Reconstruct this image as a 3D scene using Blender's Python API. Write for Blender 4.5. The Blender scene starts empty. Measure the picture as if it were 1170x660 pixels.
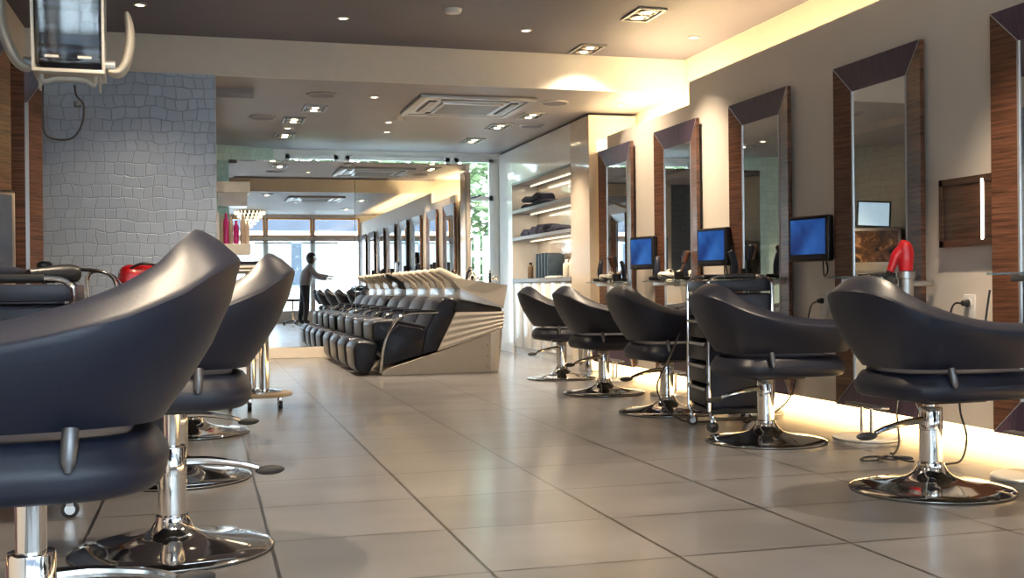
import bpy, bmesh, math, random
from mathutils import Vector, Matrix
random.seed(7)
PI = math.pi
C = bpy.context.scene.collection
sc = bpy.context.scene

# ------------------------------------------------------------------ materials
def mat(name):
    m = bpy.data.materials.new(name); m.use_nodes = True
    nt = m.node_tree; return m, nt, nt.nodes['Principled BSDF']
def N(nt, t, **kw):
    n = nt.nodes.new(t)
    for k, v in kw.items():
        if k in n.inputs: n.inputs[k].default_value = v
        else: setattr(n, k, v)
    return n
def ramp(nt, stops):
    r = nt.nodes.new('ShaderNodeValToRGB'); e = r.color_ramp.elements
    while len(e) < len(stops): e.new(0.5)
    for i, (p, c) in enumerate(stops):
        e[i].position = p; e[i].color = (*c, 1) if len(c) == 3 else c
    return r
def coords(nt, scale=(1, 1, 1), loc=(0, 0, 0), rot=(0, 0, 0), kind='Object'):
    tc = nt.nodes.new('ShaderNodeTexCoord'); mp = nt.nodes.new('ShaderNodeMapping')
    mp.inputs['Scale'].default_value = scale; mp.inputs['Location'].default_value = loc; mp.inputs['Rotation'].default_value = rot
    nt.links.new(tc.outputs[kind], mp.inputs['Vector']); return mp
def simple(name, col, rough=.5, metal=0, var=.08, scale=12, bump=0, coat=0, emit=None, es=0, spec=.5):
    m, nt, b = mat(name)
    mp = coords(nt); nz = N(nt, 'ShaderNodeTexNoise', Scale=scale, Detail=4.0)
    nt.links.new(mp.outputs[0], nz.inputs['Vector'])
    c0 = tuple(max(0, c*(1-var)) for c in col); c1 = tuple(min(1, c*(1+var)) for c in col)
    r = ramp(nt, [(.3, c0), (.7, c1)])
    nt.links.new(nz.outputs['Fac'], r.inputs[0]); nt.links.new(r.outputs[0], b.inputs['Base Color'])
    b.inputs['Roughness'].default_value = rough; b.inputs['Metallic'].default_value = metal
    b.inputs['Coat Weight'].default_value = coat; b.inputs['Specular IOR Level'].default_value = spec
    if bump:
        bp = N(nt, 'ShaderNodeBump', Strength=bump, Distance=.01)
        nt.links.new(nz.outputs['Fac'], bp.inputs['Height']); nt.links.new(bp.outputs[0], b.inputs['Normal'])
    if emit:
        b.inputs['Emission Color'].default_value = (*emit, 1); b.inputs['Emission Strength'].default_value = es
    return m
def wood(name, dark, light, along='z', rough=.35, purple=0):
    # fine zebrano grain; stripes vary across the "across" axis
    m, nt, b = mat(name)
    s = {'z': (6, 3, 70), 'x': (70, 6, 6), 'y': (6, 70, 3)}[along]
    mp = coords(nt, s); nz = N(nt, 'ShaderNodeTexNoise', Scale=1.0, Detail=5.0, Roughness=.65, Distortion=.3)
    nt.links.new(mp.outputs[0], nz.inputs['Vector'])
    mid = tuple((a+c)/2 for a, c in zip(dark, light))
    r = ramp(nt, [(.34, dark), (.5, mid), (.66, light)])
    nt.links.new(nz.outputs['Fac'], r.inputs[0]); nt.links.new(r.outputs[0], b.inputs['Base Color'])
    b.inputs['Roughness'].default_value = rough; b.inputs['Coat Weight'].default_value = .25; b.inputs['Coat Roughness'].default_value = .2
    return m

M = {}
M['leather'] = simple('leather', (.0125, .0150, .028), .40, var=.08, scale=160, bump=.04, spec=.38)
M['leather_black'] = simple('leather_black', (.007, .008, .016), .30, var=.15, scale=60, bump=.05, spec=.35)
M['chrome'] = simple('chrome', (.78, .77, .76), .07, 1, var=.02)
M['steel'] = simple('steel', (.55, .54, .53), .28, 1, var=.05, scale=40)
M['steel_warm'] = simple('steel_warm', (.52, .48, .43), .48, .6, var=.05, scale=60)
M['dark_metal'] = simple('dark_metal', (.17, .17, .18), .35, .8, var=.05)
M['taupe'] = simple('taupe', (.34, .31, .275), .4, .2, var=.03)
M['shelf_grey'] = simple('shelf_grey', (.22, .22, .235), .35, .3, var=.04)
M['pale_metal'] = simple('pale_metal', (.82, .79, .72), .3, .35, var=.03)
M['bronze'] = simple('bronze', (.30, .22, .16), .15, .9, var=.2, scale=6)
M['grey_metal'] = simple('grey_metal', (.42, .42, .42), .4, .5, var=.03)
M['black_plastic'] = simple('black_plastic', (.015, .015, .018), .35, var=.1)
M['navy_plastic'] = simple('navy_plastic', (.025, .030, .052), .42, var=.08, scale=30)
M['rubber'] = simple('rubber', (.03, .03, .032), .6)
M['ceramic'] = simple('ceramic', (.72, .64, .53), .12, var=.03, coat=.5)
M['white_paint'] = simple('white_paint', (.82, .80, .77), .5, var=.02)
M['white_gloss'] = simple('white_gloss', (.80, .79, .77), .16, var=.02, coat=.4)
M['beige_gloss'] = simple('beige_gloss', (.62, .54, .45), .14, var=.03, coat=.5)
M['wall_beige'] = simple('wall_beige', (.83, .75, .66), .38, var=.03, scale=2)
M['beam_paint'] = simple('beam_paint', (.82, .77, .69), .6, var=.02)
M['cove'] = simple('cove', (.86, .80, .66), .7, var=.02)
M['ceiling'] = simple('ceiling', (.15, .14, .178), .55, var=.04, scale=2)
M['ceiling_far'] = simple('ceiling_far', (.31, .295, .31), .5, var=.04, scale=2)
M['plinth'] = simple('plinth', (.9, .8, .6), .5, emit=(1, .64, .27), es=3.0)
M['red'] = simple('red', (.62, .012, .02), .3, var=.2, coat=.5)
M['red_bag'] = simple('red_bag', (.78, .012, .02), .25, var=.35, scale=25, bump=.3, coat=.6)
M['pink'] = simple('pink', (.45, .01, .16), .22, var=.15, coat=.5)
M['cream_plastic'] = simple('cream_plastic', (.66, .61, .52), .3, var=.05)
M['beige_bottle'] = simple('beige_bottle', (.62, .50, .38), .3, var=.1, coat=.3)
M['navy_cloth'] = simple('navy_cloth', (.018, .022, .05), .9, var=.4, scale=60, bump=.4)
M['book_blue'] = simple('book_blue', (.035, .055, .10), .45, var=.2)
M['book_teal'] = simple('book_teal', (.06, .10, .14), .45, var=.2)
M['paper'] = simple('paper', (.8, .78, .72), .7)
M['brown_box'] = simple('brown_box', (.32, .20, .10), .6)
M['amber'] = simple('amber', (.20, .13, .08), .2)
M['orange_frame'] = simple('orange_frame', (.88, .40, .07), .4, var=.1)
M['wood_base'] = simple('wood_base', (.62, .46, .28), .35, var=.1, scale=8)
M['skin'] = simple('skin', (.60, .40, .30), .5)
M['hair'] = simple('hair', (.02, .016, .015), .5)
M['shirt_grey'] = simple('shirt_grey', (.42, .42, .44), .85)
M['trousers'] = simple('trousers', (.02, .02, .03), .85)
M['concrete'] = simple('concrete', (.55, .54, .52), .85, var=.1)
M['facade'] = simple('facade', (.72, .70, .66), .8, var=.06)
M['facade_blue'] = simple('facade_blue', (.25, .42, .62), .4, var=.2)
M['slate'] = simple('slate', (.045, .055, .08), .6, var=.2, scale=1)
M['dark_glass'] = simple('dark_glass', (.04, .055, .08), .08)
M['fence'] = simple('fence', (.75, .76, .76), .6)
M['lamp_reflector'] = simple('lamp_reflector', (.45, .40, .34), .3, .8)
M['bulb'] = simple('bulb', (1, .9, .75), .4, emit=(1, .80, .52), es=4.5)
M['crystal'] = simple('crystal', (.9, .85, .7), .1, coat=.6, emit=(1, .82, .5), es=.9)
M['led'] = simple('led', (1, .9, .7), .4, emit=(1, .82, .55), es=1.1)
M['led_dim'] = simple('led_dim', (1, .95, .85), .4, emit=(1, .93, .8), es=1.2)
M['tablet_screen'] = simple('tablet_screen', (.5, .68, .8), .2, var=.03, emit=(.55, .8, 1), es=.22)
M['poster'] = simple('poster', (.8, .8, .8), .7, var=.03, scale=3)
def poster_mat():
    m = bpy.data.materials.new('poster_paper'); m.use_nodes = True; nt = m.node_tree; nt.nodes.clear()
    out = nt.nodes.new('ShaderNodeOutputMaterial'); mx = nt.nodes.new('ShaderNodeMixShader'); mx.inputs[0].default_value = .7
    a = nt.nodes.new('ShaderNodeBsdfDiffuse'); t = nt.nodes.new('ShaderNodeBsdfTranslucent'); t.inputs[0].default_value = (.9, .9, .88, 1)
    nz = N(nt, 'ShaderNodeTexNoise', Scale=3.0); r = ramp(nt, [(.3, (.78, .78, .78)), (.7, (.86, .86, .85))]); nt.links.new(nz.outputs['Fac'], r.inputs[0]); nt.links.new(r.outputs[0], a.inputs[0])
    nt.links.new(a.outputs[0], mx.inputs[1]); nt.links.new(t.outputs[0], mx.inputs[2]); nt.links.new(mx.outputs[0], out.inputs[0]); return m
M['poster'] = poster_mat()
M['frost'] = simple('frost', (.35, .38, .44), .12, var=.1)
M['silver_trim'] = simple('silver_trim', (.62, .63, .66), .3, .7, var=.03)
M['wood_v'] = wood('wood_v', (.045, .018, .011), (.23, .098, .055), 'z')
M['wood_top'] = wood('wood_top', (.055, .030, .055), (.125, .075, .115), 'y')
M['wood_panel'] = wood('wood_panel', (.035, .018, .012), (.13, .065, .038), 'z')
M['wood_red'] = wood('wood_red', (.06, .020, .010), (.24, .085, .035), 'z')

def mirror_mat():
    m, nt, b = mat('mirror'); b.inputs['Metallic'].default_value = 1; b.inputs['Roughness'].default_value = .0
    nz = N(nt, 'ShaderNodeTexNoise', Scale=.4); r = ramp(nt, [(0, (.86, .88, .88)), (1, (.90, .91, .90))])
    mp = coords(nt); nt.links.new(mp.outputs[0], nz.inputs['Vector'])
    nt.links.new(nz.outputs['Fac'], r.inputs[0]); nt.links.new(r.outputs[0], b.inputs['Base Color']); return m
M['mirror'] = mirror_mat()
def glass_mat(name, tint, refl, rough=.02):
    m = bpy.data.materials.new(name); m.use_nodes = True; nt = m.node_tree; nt.nodes.clear()
    out = nt.nodes.new('ShaderNodeOutputMaterial'); mx = nt.nodes.new('ShaderNodeMixShader')
    t = nt.nodes.new('ShaderNodeBsdfTransparent'); g = nt.nodes.new('ShaderNodeBsdfGlossy')
    t.inputs['Color'].default_value = (*tint, 1); g.inputs['Roughness'].default_value = rough
    lw = N(nt, 'ShaderNodeLayerWeight', Blend=.3); ma = N(nt, 'ShaderNodeMath', operation='MULTIPLY_ADD')
    ma.inputs[1].default_value = .5; ma.inputs[2].default_value = refl
    nt.links.new(lw.outputs['Fresnel'], ma.inputs[0]); nt.links.new(ma.outputs[0], mx.inputs[0])
    nt.links.new(t.outputs[0], mx.inputs[1]); nt.links.new(g.outputs[0], mx.inputs[2]); nt.links.new(mx.outputs[0], out.inputs[0])
    return m
M['glass'] = glass_mat('window_glass', (.96, .98, .98), .03)
M['glass_shelf'] = glass_mat('shelf_glass', (.55, .66, .68), .12)
M['clear_plastic'] = glass_mat('clear_plastic', (.30, .33, .40), .16, .12)

def floor_mat():
    m, nt, b = mat('floor_tiles')
    mp = coords(nt, loc=(-.2033 + 6, -4.961 + 12, 0), kind='Object')
    br = nt.nodes.new('ShaderNodeTexBrick'); br.offset = 0; br.squash = 1
    for k, v in dict(Scale=1, **{'Mortar Size': .0062, 'Mortar Smooth': .1, 'Bias': 0, 'Brick Width': .6, 'Row Height': .6}).items(): br.inputs[k].default_value = v
    br.inputs['Color1'].default_value = (.9, .9, .9, 1); br.inputs['Color2'].default_value = (1.1, 1.1, 1.1, 1); br.inputs['Mortar'].default_value = (.06, .055, .055, 1)
    nt.links.new(mp.outputs[0], br.inputs['Vector'])
    mp2 = coords(nt, (.9, 1.6, 1)); nz = N(nt, 'ShaderNodeTexNoise', Scale=1.6, Detail=4.0, Roughness=.5)
    nt.links.new(mp2.outputs[0], nz.inputs['Vector'])
    r = ramp(nt, [(.3, (.105, .103, .108)), (.7, (.165, .161, .164))])
    nt.links.new(nz.outputs['Fac'], r.inputs[0])
    mx = N(nt, 'ShaderNodeMix', data_type='RGBA', blend_type='MULTIPLY'); mx.inputs[0].default_value = 1
    nt.links.new(r.outputs[0], mx.inputs[6]); nt.links.new(br.outputs['Color'], mx.inputs[7]); nt.links.new(mx.outputs[2], b.inputs['Base Color'])
    b.inputs['Roughness'].default_value = .30
    bp = N(nt, 'ShaderNodeBump', Strength=.25, Distance=.004); iv = N(nt, 'ShaderNodeMath', operation='SUBTRACT'); iv.inputs[0].default_value = 1
    nt.links.new(br.outputs['Fac'], iv.inputs[1]); nt.links.new(iv.outputs[0], bp.inputs['Height']); nt.links.new(bp.outputs[0], b.inputs['Normal'])
    b.inputs['Specular IOR Level'].default_value = 1.0; b.inputs['Coat Weight'].default_value = .4; b.inputs['Coat Roughness'].default_value = .15
    return m
M['floor'] = floor_mat()
def croc_mat(name, tint, axis, mk=.72):
    m, nt, b = mat(name)
    rot = {'xz': (PI/2, 0, 0), 'yz': (PI/2, 0, PI/2)}[axis]
    tc = nt.nodes.new('ShaderNodeTexCoord'); sep = nt.nodes.new('ShaderNodeSeparateXYZ'); cmb = nt.nodes.new('ShaderNodeCombineXYZ')
    nt.links.new(tc.outputs['Object'], sep.inputs[0])
    nt.links.new(sep.outputs['X' if axis == 'xz' else 'Y'], cmb.inputs[0]); nt.links.new(sep.outputs['Z'], cmb.inputs[1])
    nz = N(nt, 'ShaderNodeTexNoise', Scale=3.6, Detail=3.0); nt.links.new(cmb.outputs[0], nz.inputs['Vector'])
    sb = N(nt, 'ShaderNodeVectorMath', operation='MULTIPLY_ADD'); sb.inputs[1].default_value = (.12, .12, 0)
    nt.links.new(nz.outputs['Color'], sb.inputs[0]); nt.links.new(cmb.outputs[0], sb.inputs[2])
    br = nt.nodes.new('ShaderNodeTexBrick'); br.offset = .35; br.offset_frequency = 3; br.squash = .7; br.squash_frequency = 2
    for k, v in {'Scale': 1, 'Mortar Size': .006, 'Mortar Smooth': .9, 'Bias': 0, 'Brick Width': .112, 'Row Height': .092}.items(): br.inputs[k].default_value = v
    c = tint
    br.inputs['Color1'].default_value = (c[0]*.95, c[1]*.95, c[2]*.96, 1); br.inputs['Color2'].default_value = (c[0]*1.06, c[1]*1.06, c[2]*1.05, 1); br.inputs['Mortar'].default_value = (c[0]*mk, c[1]*(mk+.01), c[2]*(mk+.05), 1)
    nt.links.new(sb.outputs[0], br.inputs['Vector']); nt.links.new(br.outputs['Color'], b.inputs['Base Color'])
    iv = N(nt, 'ShaderNodeMath', operation='SUBTRACT'); iv.inputs[0].default_value = 1; nt.links.new(br.outputs['Fac'], iv.inputs[1])
    bp = N(nt, 'ShaderNodeBump', Strength=.4, Distance=.009); nt.links.new(iv.outputs[0], bp.inputs['Height']); nt.links.new(bp.outputs[0], b.inputs['Normal'])
    b.inputs['Roughness'].default_value = .42; b.inputs['Metallic'].default_value = .25
    return m
M['croc'] = croc_mat('croc_wallpaper', (.42, .49, .60), 'xz')
M['croc_side'] = croc_mat('croc_wallpaper_side', (.38, .38, .36), 'yz', .85)
M['croc_green'] = croc_mat('croc_wallpaper_green', (.52, .66, .58), 'xz', .85)
def screen_mat():
    m, nt, b = mat('blue_screen'); mp = coords(nt, (5, 5, 4)); nz = N(nt, 'ShaderNodeTexNoise', Scale=1.0, Detail=2.0)
    nt.links.new(mp.outputs[0], nz.inputs['Vector']); r = ramp(nt, [(.35, (.008, .03, .14)), (.68, (.02, .10, .36))])
    nt.links.new(nz.outputs['Fac'], r.inputs[0]); nt.links.new(r.outputs[0], b.inputs['Base Color']); nt.links.new(r.outputs[0], b.inputs['Emission Color'])
    b.inputs['Emission Strength'].default_value = .35; b.inputs['Roughness'].default_value = .12; return m
M['screen'] = screen_mat()
def lid_mat():
    m, nt, b = mat('marbled_picture'); mp = coords(nt, (6, 6, 6)); nz = N(nt, 'ShaderNodeTexNoise', Scale=1.0, Detail=5.0, Distortion=1.5)
    nt.links.new(mp.outputs[0], nz.inputs['Vector']); r = ramp(nt, [(.35, (.015, .01, .008)), (.55, (.12, .05, .02)), (.7, (.45, .25, .10))])
    nt.links.new(nz.outputs['Fac'], r.inputs[0]); nt.links.new(r.outputs[0], b.inputs['Base Color']); b.inputs['Roughness'].default_value = .25; return m
M['marbled'] = lid_mat()
def leaf_mat():
    m, nt, b = mat('leaves'); mp = coords(nt); nz = N(nt, 'ShaderNodeTexNoise', Scale=3.0, Detail=3.0)
    nt.links.new(mp.outputs[0], nz.inputs['Vector']); r = ramp(nt, [(.3, (.12, .20, .08)), (.7, (.34, .44, .24))])
    nt.links.new(nz.outputs['Fac'], r.inputs[0]); nt.links.new(r.outputs[0], b.inputs['Base Color']); b.inputs['Roughness'].default_value = .6
    b.inputs['Transmission Weight'].default_value = 0; return m
M['leaf'] = leaf_mat()

# ------------------------------------------------------------------ geometry helpers
def finish(name, bm, m, parent=None, smooth=35, loc=None, rot=None):
    me = bpy.data.meshes.new(name)
    bmesh.ops.recalc_face_normals(bm, faces=bm.faces[:])
    bm.to_mesh(me); bm.free()
    me.materials.append(m if not isinstance(m, str) else M[m])
    if smooth:
        me.polygons.foreach_set('use_smooth', [True]*len(me.polygons)); me.set_sharp_from_angle(angle=math.radians(smooth))
    o = bpy.data.objects.new(name, me); C.objects.link(o)
    if parent is not None: o.parent = parent
    if loc is not None: o.location = loc
    if rot is not None: o.rotation_euler = rot
    return o
def tag(o, label=None, cat=None, group=None, kind=None):
    if label: o['label'] = label
    if cat: o['category'] = cat
    if group: o['group'] = group
    if kind: o['kind'] = kind
    return o
def thing(name, label, cat, loc=(0, 0, 0), rz=0, group=None):
    o = bpy.data.objects.new(name, None); C.objects.link(o); o.empty_display_size = .1
    o.location = loc; o.rotation_euler = (0, 0, rz); return tag(o, label, cat, group)
def struct(name, bm, m, label=None, parent=None, smooth=30):
    o = finish(name, bm, m, parent, smooth)
    if parent is None: o['kind'] = 'structure'
    if label: o['label'] = label
    return o
def copy_tree(o, parent=None):
    c = o.copy(); C.objects.link(c)
    if parent is not None: c.parent = parent
    for ch in list(o.children): copy_tree(ch, c)
    return c
def BM(): return bmesh.new()
def box(bm, x0, x1, y0, y1, z0, z1, bev=0, seg=2, mtx=None):
    v = [bm.verts.new(p) for p in [(x0,y0,z0),(x1,y0,z0),(x1,y1,z0),(x0,y1,z0),(x0,y0,z1),(x1,y0,z1),(x1,y1,z1),(x0,y1,z1)]]
    fs = [bm.faces.new([v[i] for i in f]) for f in [(0,3,2,1),(4,5,6,7),(0,1,5,4),(1,2,6,5),(2,3,7,6),(3,0,4,7)]]
    if mtx is not None:
        for q in v: q.co = mtx @ q.co
    if bev:
        es = list({e for f in fs for e in f.edges}); bmesh.ops.bevel(bm, geom=es, offset=bev, segments=seg, affect='EDGES', profile=.5)
    return bm
def prism(bm, poly, axis, a, b, bev=0, seg=2, mtx=None):
    # poly: 2D points; axis 'y': (x,z) extruded along y; 'x': (y,z); 'z': (x,y)
    def mk(p, t): return {'y': (p[0], t, p[1]), 'x': (t, p[0], p[1]), 'z': (p[0], p[1], t)}[axis]
    A = [bm.verts.new(mk(p, a)) for p in poly]; B = [bm.verts.new(mk(p, b)) for p in poly]
    n = len(poly); fs = [bm.faces.new(A), bm.faces.new(B[::-1])]
    for i in range(n): fs.append(bm.faces.new([A[i], B[i], B[(i+1) % n], A[(i+1) % n]]))
    if mtx is not None:
        for q in A+B: q.co = mtx @ q.co
    bmesh.ops.recalc_face_normals(bm, faces=fs)
    if bev:
        es = list({e for f in fs for e in f.edges}); bmesh.ops.bevel(bm, geom=es, offset=bev, segments=seg, affect='EDGES', profile=.5, clamp_overlap=True)
    return bm
def lathe(bm, prof, c=(0, 0, 0), n=40, mtx=None):
    rings = []; vs = []
    for r, z in prof:
        if r < 1e-6:
            ring = [bm.verts.new((c[0], c[1], c[2]+z))]
        else: ring = [bm.verts.new((c[0]+r*math.cos(2*PI*k/n), c[1]+r*math.sin(2*PI*k/n), c[2]+z)) for k in range(n)]
        rings.append(ring); vs += ring
    for A, B in zip(rings, rings[1:]):
        if len(A) == 1 and len(B) == 1: continue
        for k in range(n):
            k2 = (k+1) % n
            if len(A) == 1: bm.faces.new([A[0], B[k], B[k2]])
            elif len(B) == 1: bm.faces.new([A[k], B[0], A[k2]])
            else: bm.faces.new([A[k], B[k], B[k2], A[k2]])
    if len(rings[0]) > 1: bm.faces.new(rings[0][::-1])
    if len(rings[-1]) > 1: bm.faces.new(rings[-1])
    if mtx is not None:
        for q in vs: q.co = mtx @ q.co
    return bm
def tube(bm, pts, r, n=8, smooth=0, radii=None):
    pts = [Vector(p) for p in pts]
    if smooth:   # Catmull-Rom
        out = []; q = [pts[0]*2-pts[1]] + pts + [pts[-1]*2-pts[-2]]; rad = []
        for i in range(1, len(q)-2):
            for s in range(smooth):
                t = s/smooth; a, b, c, d = q[i-1:i+3]
                out.append(.5*((2*b)+(c-a)*t+(2*a-5*b+4*c-d)*t*t+(3*b-a-3*c+d)*t**3))
                if radii: rad.append(radii[i-1]*(1-t)+radii[i]*t)
        out.append(pts[-1]);
        if radii: rad.append(radii[-1])
        pts = out; radii = rad if radii else None
    prev = None; rings = []
    for i, p in enumerate(pts):
        t = (pts[min(i+1, len(pts)-1)]-pts[max(i-1, 0)]).normalized()
        if prev is None:
            a = Vector((0, 0, 1)) if abs(t.z) < .9 else Vector((1, 0, 0)); u = t.cross(a).normalized()
        else: u = (prev-t*prev.dot(t)).normalized()
        prev = u; w = t.cross(u); rr = radii[i] if radii else r
        rings.append([bm.verts.new(p+u*rr*math.cos(2*PI*k/n)+w*rr*math.sin(2*PI*k/n)) for k in range(n)])
    for A, B in zip(rings, rings[1:]):
        for k in range(n): bm.faces.new([A[k], A[(k+1) % n], B[(k+1) % n], B[k]])
    bm.faces.new(rings[0][::-1]); bm.faces.new(rings[-1]); return bm
def cyl(bm, p0, p1, r, n=20, r2=None):
    return tube(bm, [p0, p1], r, n, radii=[r, r if r2 is None else r2])
def ball(bm, c, r, sx=1, sy=1, sz=1, u=16, v=10):
    mt = Matrix.Translation(c) @ Matrix.Diagonal((sx, sy, sz, 1)); bmesh.ops.create_uvsphere(bm, u_segments=u, v_segments=v, radius=r, matrix=mt); return bm
def RZ(a, c=(0, 0, 0)): return Matrix.Translation(c) @ Matrix.Rotation(a, 4, 'Z')

# ------------------------------------------------------------------ camera
YAW, PIT, ROL, H = .2707, -.0012, .0101, .8347
F = Vector((math.sin(YAW)*math.cos(PIT), math.cos(YAW)*math.cos(PIT), math.sin(PIT)))
r0 = Vector((math.cos(YAW), -math.sin(YAW), 0)); d0 = F.cross(r0)
RR = math.cos(ROL)*r0 + math.sin(ROL)*d0; DD = -math.sin(ROL)*r0 + math.cos(ROL)*d0
cam = bpy.data.cameras.new('camera'); co = bpy.data.objects.new('camera', cam); C.objects.link(co)
mw = Matrix((( RR.x, -DD.x, -F.x, 0), (RR.y, -DD.y, -F.y, 0), (RR.z, -DD.z, -F.z, H), (0, 0, 0, 1)))
co.matrix_world = mw; cam.sensor_width = 36; cam.lens = 36*1267.47/1170; cam.clip_start = .05; cam.clip_end = 200
sc.camera = co

# ------------------------------------------------------------------ room
ZF, ZN, ZC = 2.63, 2.70, 2.95         # far soffit, near soffit, raised ceiling
YB, YN, YFR, YM, YBK = 9.58, 6.0, -.62, 13.72, 14.40
XL, XR, XCV = -1.36, 3.85, 4.36
struct('floor', box(BM(), XL-.3, XCV+.2, YFR-.2, YBK+.2, -.06, 0), 'floor', 'large grey stone floor tiles with thin dark joints', smooth=0)
b = BM(); box(b, XL-.3, XCV+.2, YN, YB, ZC, ZC+.1); struct('ceiling', b, 'ceiling', 'raised dark grey ceiling field above the chairs', smooth=0)
b = BM(); box(b, XL-.3, XCV+.2, YB+.02, YBK+.2, ZF, ZF+.1); struct('ceiling.001', b, 'ceiling_far', 'lower grey ceiling beyond the beam', smooth=0)
b = BM(); box(b, XL-.3, XCV+.2, YFR-.2, YN-.02, ZN, ZN+.1); struct('ceiling.002', b, 'ceiling_far', 'lower ceiling over the shop entrance', smooth=0)
struct('trim_1', box(BM(), XL-.3, XCV+.2, YB, YB+.02, ZF, ZC+.1), 'beam_paint', 'cream face of the step in the ceiling', smooth=0)
struct('trim_2', box(BM(), XL-.3, XCV+.2, YN-.02, YN, ZN, ZC+.1), 'beam_paint', 'cream face of the ceiling step near the entrance', smooth=0)
# right wall: free-standing panel with a light cove behind its top edge and a lit plinth below
prof = [(YFR, .088), (10.30, .088), (10.30, 2.32), (8.38, 2.32), (8.38, 2.505), (YFR, 2.505)]
struct('wall_right', prism(BM(), prof, 'x', XR, XR+.035), 'wall_beige', 'beige right wall panel with stepped top edge', smooth=0)
struct('baseboard_right', box(BM(), 3.892, 3.91, YFR, 10.75, .001, .14), 'plinth', 'glowing recessed plinth under the right wall', smooth=0)
b = BM(); box(b, 3.91, 3.93, YFR, 10.75, 0, 2.22); box(b, 3.91, XCV, YFR, 10.75, 2.20, 2.22); box(b, XCV, XCV+.05, YFR, YBK, 0, ZC+.05)
struct('trim_3', b, 'cove', 'cream back of the lit ceiling cove', smooth=0)
struct('wall_left', box(BM(), XL-.1, XL, YFR, YB, 0, ZC), 'wall_beige', 'plain left wall behind the mirrors', smooth=0)
struct('wall_end', box(BM(), XL-.1, .106, YB-.02, YB+.06, 0, ZF), 'croc', 'silver blue embossed crocodile wallpaper wall', smooth=0)
struct('wall_pier', box(BM(), .0, .11, YB+.06, 10.05, 0, ZF), 'wall_beige', 'short beige return wall behind the wallpapered wall', smooth=0)
struct('wall_far_left', box(BM(), -.70, -.60, YB+.06, YBK, 0, ZF), 'croc_side', 'silver wallpapered wall left of the wash area', smooth=0)
b = BM(); prism(b, [(-.60, 13.80), (.86, 14.36), (.86, 14.40), (-.6, 14.40)], 'z', 0, ZF+.02); struct('wall_back_left', b, 'croc_green', 'pale green wallpapered wall behind the mirror partition', smooth=0)
# bulkhead left of the far ceiling
struct('trim_4', box(BM(), -.60, .44, 10.15, 12.1, 2.545, ZF), 'ceiling_far', 'lower boxed ceiling section at the left', smooth=0)
# back wall with windows (openings)
def wall_openings(name, x0, x1, y0, y1, z0, z1, holes, m, label):
    b = BM(); xs = sorted({x0, x1, *[h[0] for h in holes], *[h[1] for h in holes]}); zs = sorted({z0, z1, *[h[2] for h in holes], *[h[3] for h in holes]})
    for i in range(len(xs)-1):
        for j in range(len(zs)-1):
            cx, cz = (xs[i]+xs[i+1])/2, (zs[j]+zs[j+1])/2
            if any(h[0] < cx < h[1] and h[2] < cz < h[3] for h in holes): continue
            box(b, xs[i], xs[i+1], y0, y1, zs[j], zs[j+1])
    bmesh.ops.remove_doubles(b, verts=b.verts, dist=1e-4)
    return struct(name, b, m, label, smooth=0)
WB = [(1.02, 1.68, .1, 2.56), (1.78, 3.15, .1, 2.56), (3.22, 3.74, .06, 2.56)]
wall_openings('wall_back', .84, XCV, YBK, YBK+.08, 0, ZF+.1, WB, 'white_paint', 'white window wall behind the mirror partition')
for i, (x0, x1, z0, z1) in enumerate(WB):
    w = finish('window_%d' % (i+1), BM(), 'white_gloss'); w['kind'] = 'structure'; w['label'] = 'white framed back window'
    fr = BM(); t = .05
    for a in ((x0, x0+t, z0, z1), (x1-t, x1, z0, z1), (x0, x1, z0, z0+t), (x0, x1, z1-t, z1), (x0, x1, 2.0, 2.06)): box(fr, a[0], a[1], YBK-.02, YBK+.05, a[2], a[3])
    finish('window_frame', fr, 'white_gloss', w, 0); finish('pane', box(BM(), x0+t, x1-t, YBK+.015, YBK+.021, z0+t, z1-t), 'glass', w, 0)
    if i == 2:
        h = BM(); tube(h, [(3.40, YBK-.04, 2.03), (3.47, YBK-.07, 2.035), (3.56, YBK-.07, 2.07)], .012); finish('window_handle', h, 'black_plastic', w)
# shop front behind the camera
HF = []; xs = [-1.15, .30, 1.45, 2.60, 3.80]
for i in range(4): HF += [(xs[i]+.05, xs[i+1]-.0, 2.16, 2.62), (xs[i]+.05, xs[i+1], .28, 2.08)]
wall_openings('wall_front', XL, XCV, YFR-.1, YFR, 0, ZN+.05, HF, 'white_paint', 'shop front wall behind the camera')
for i, (x0, x1, z0, z1) in enumerate(HF):
    w = finish('window_%d' % (i+4), BM(), 'white_gloss'); w['kind'] = 'structure'; w['label'] = 'shop front pane with orange frame' if z0 > 2 else 'large shop front pane'
    fr = BM(); t = .035
    for a in ((x0, x0+t, z0, z1), (x1-t, x1, z0, z1), (x0, x1, z0, z0+t), (x0, x1, z1-t, z1)): box(fr, a[0], a[1], YFR-.06, YFR+.01, a[2], a[3])
    finish('window_frame', fr, 'orange_frame' if z0 > 2 else 'white_gloss', w, 0)
    finish('pane', box(BM(), x0+t, x1-t, YFR-.04, YFR-.034, z0+t, z1-t), 'glass', w, 0)
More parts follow.
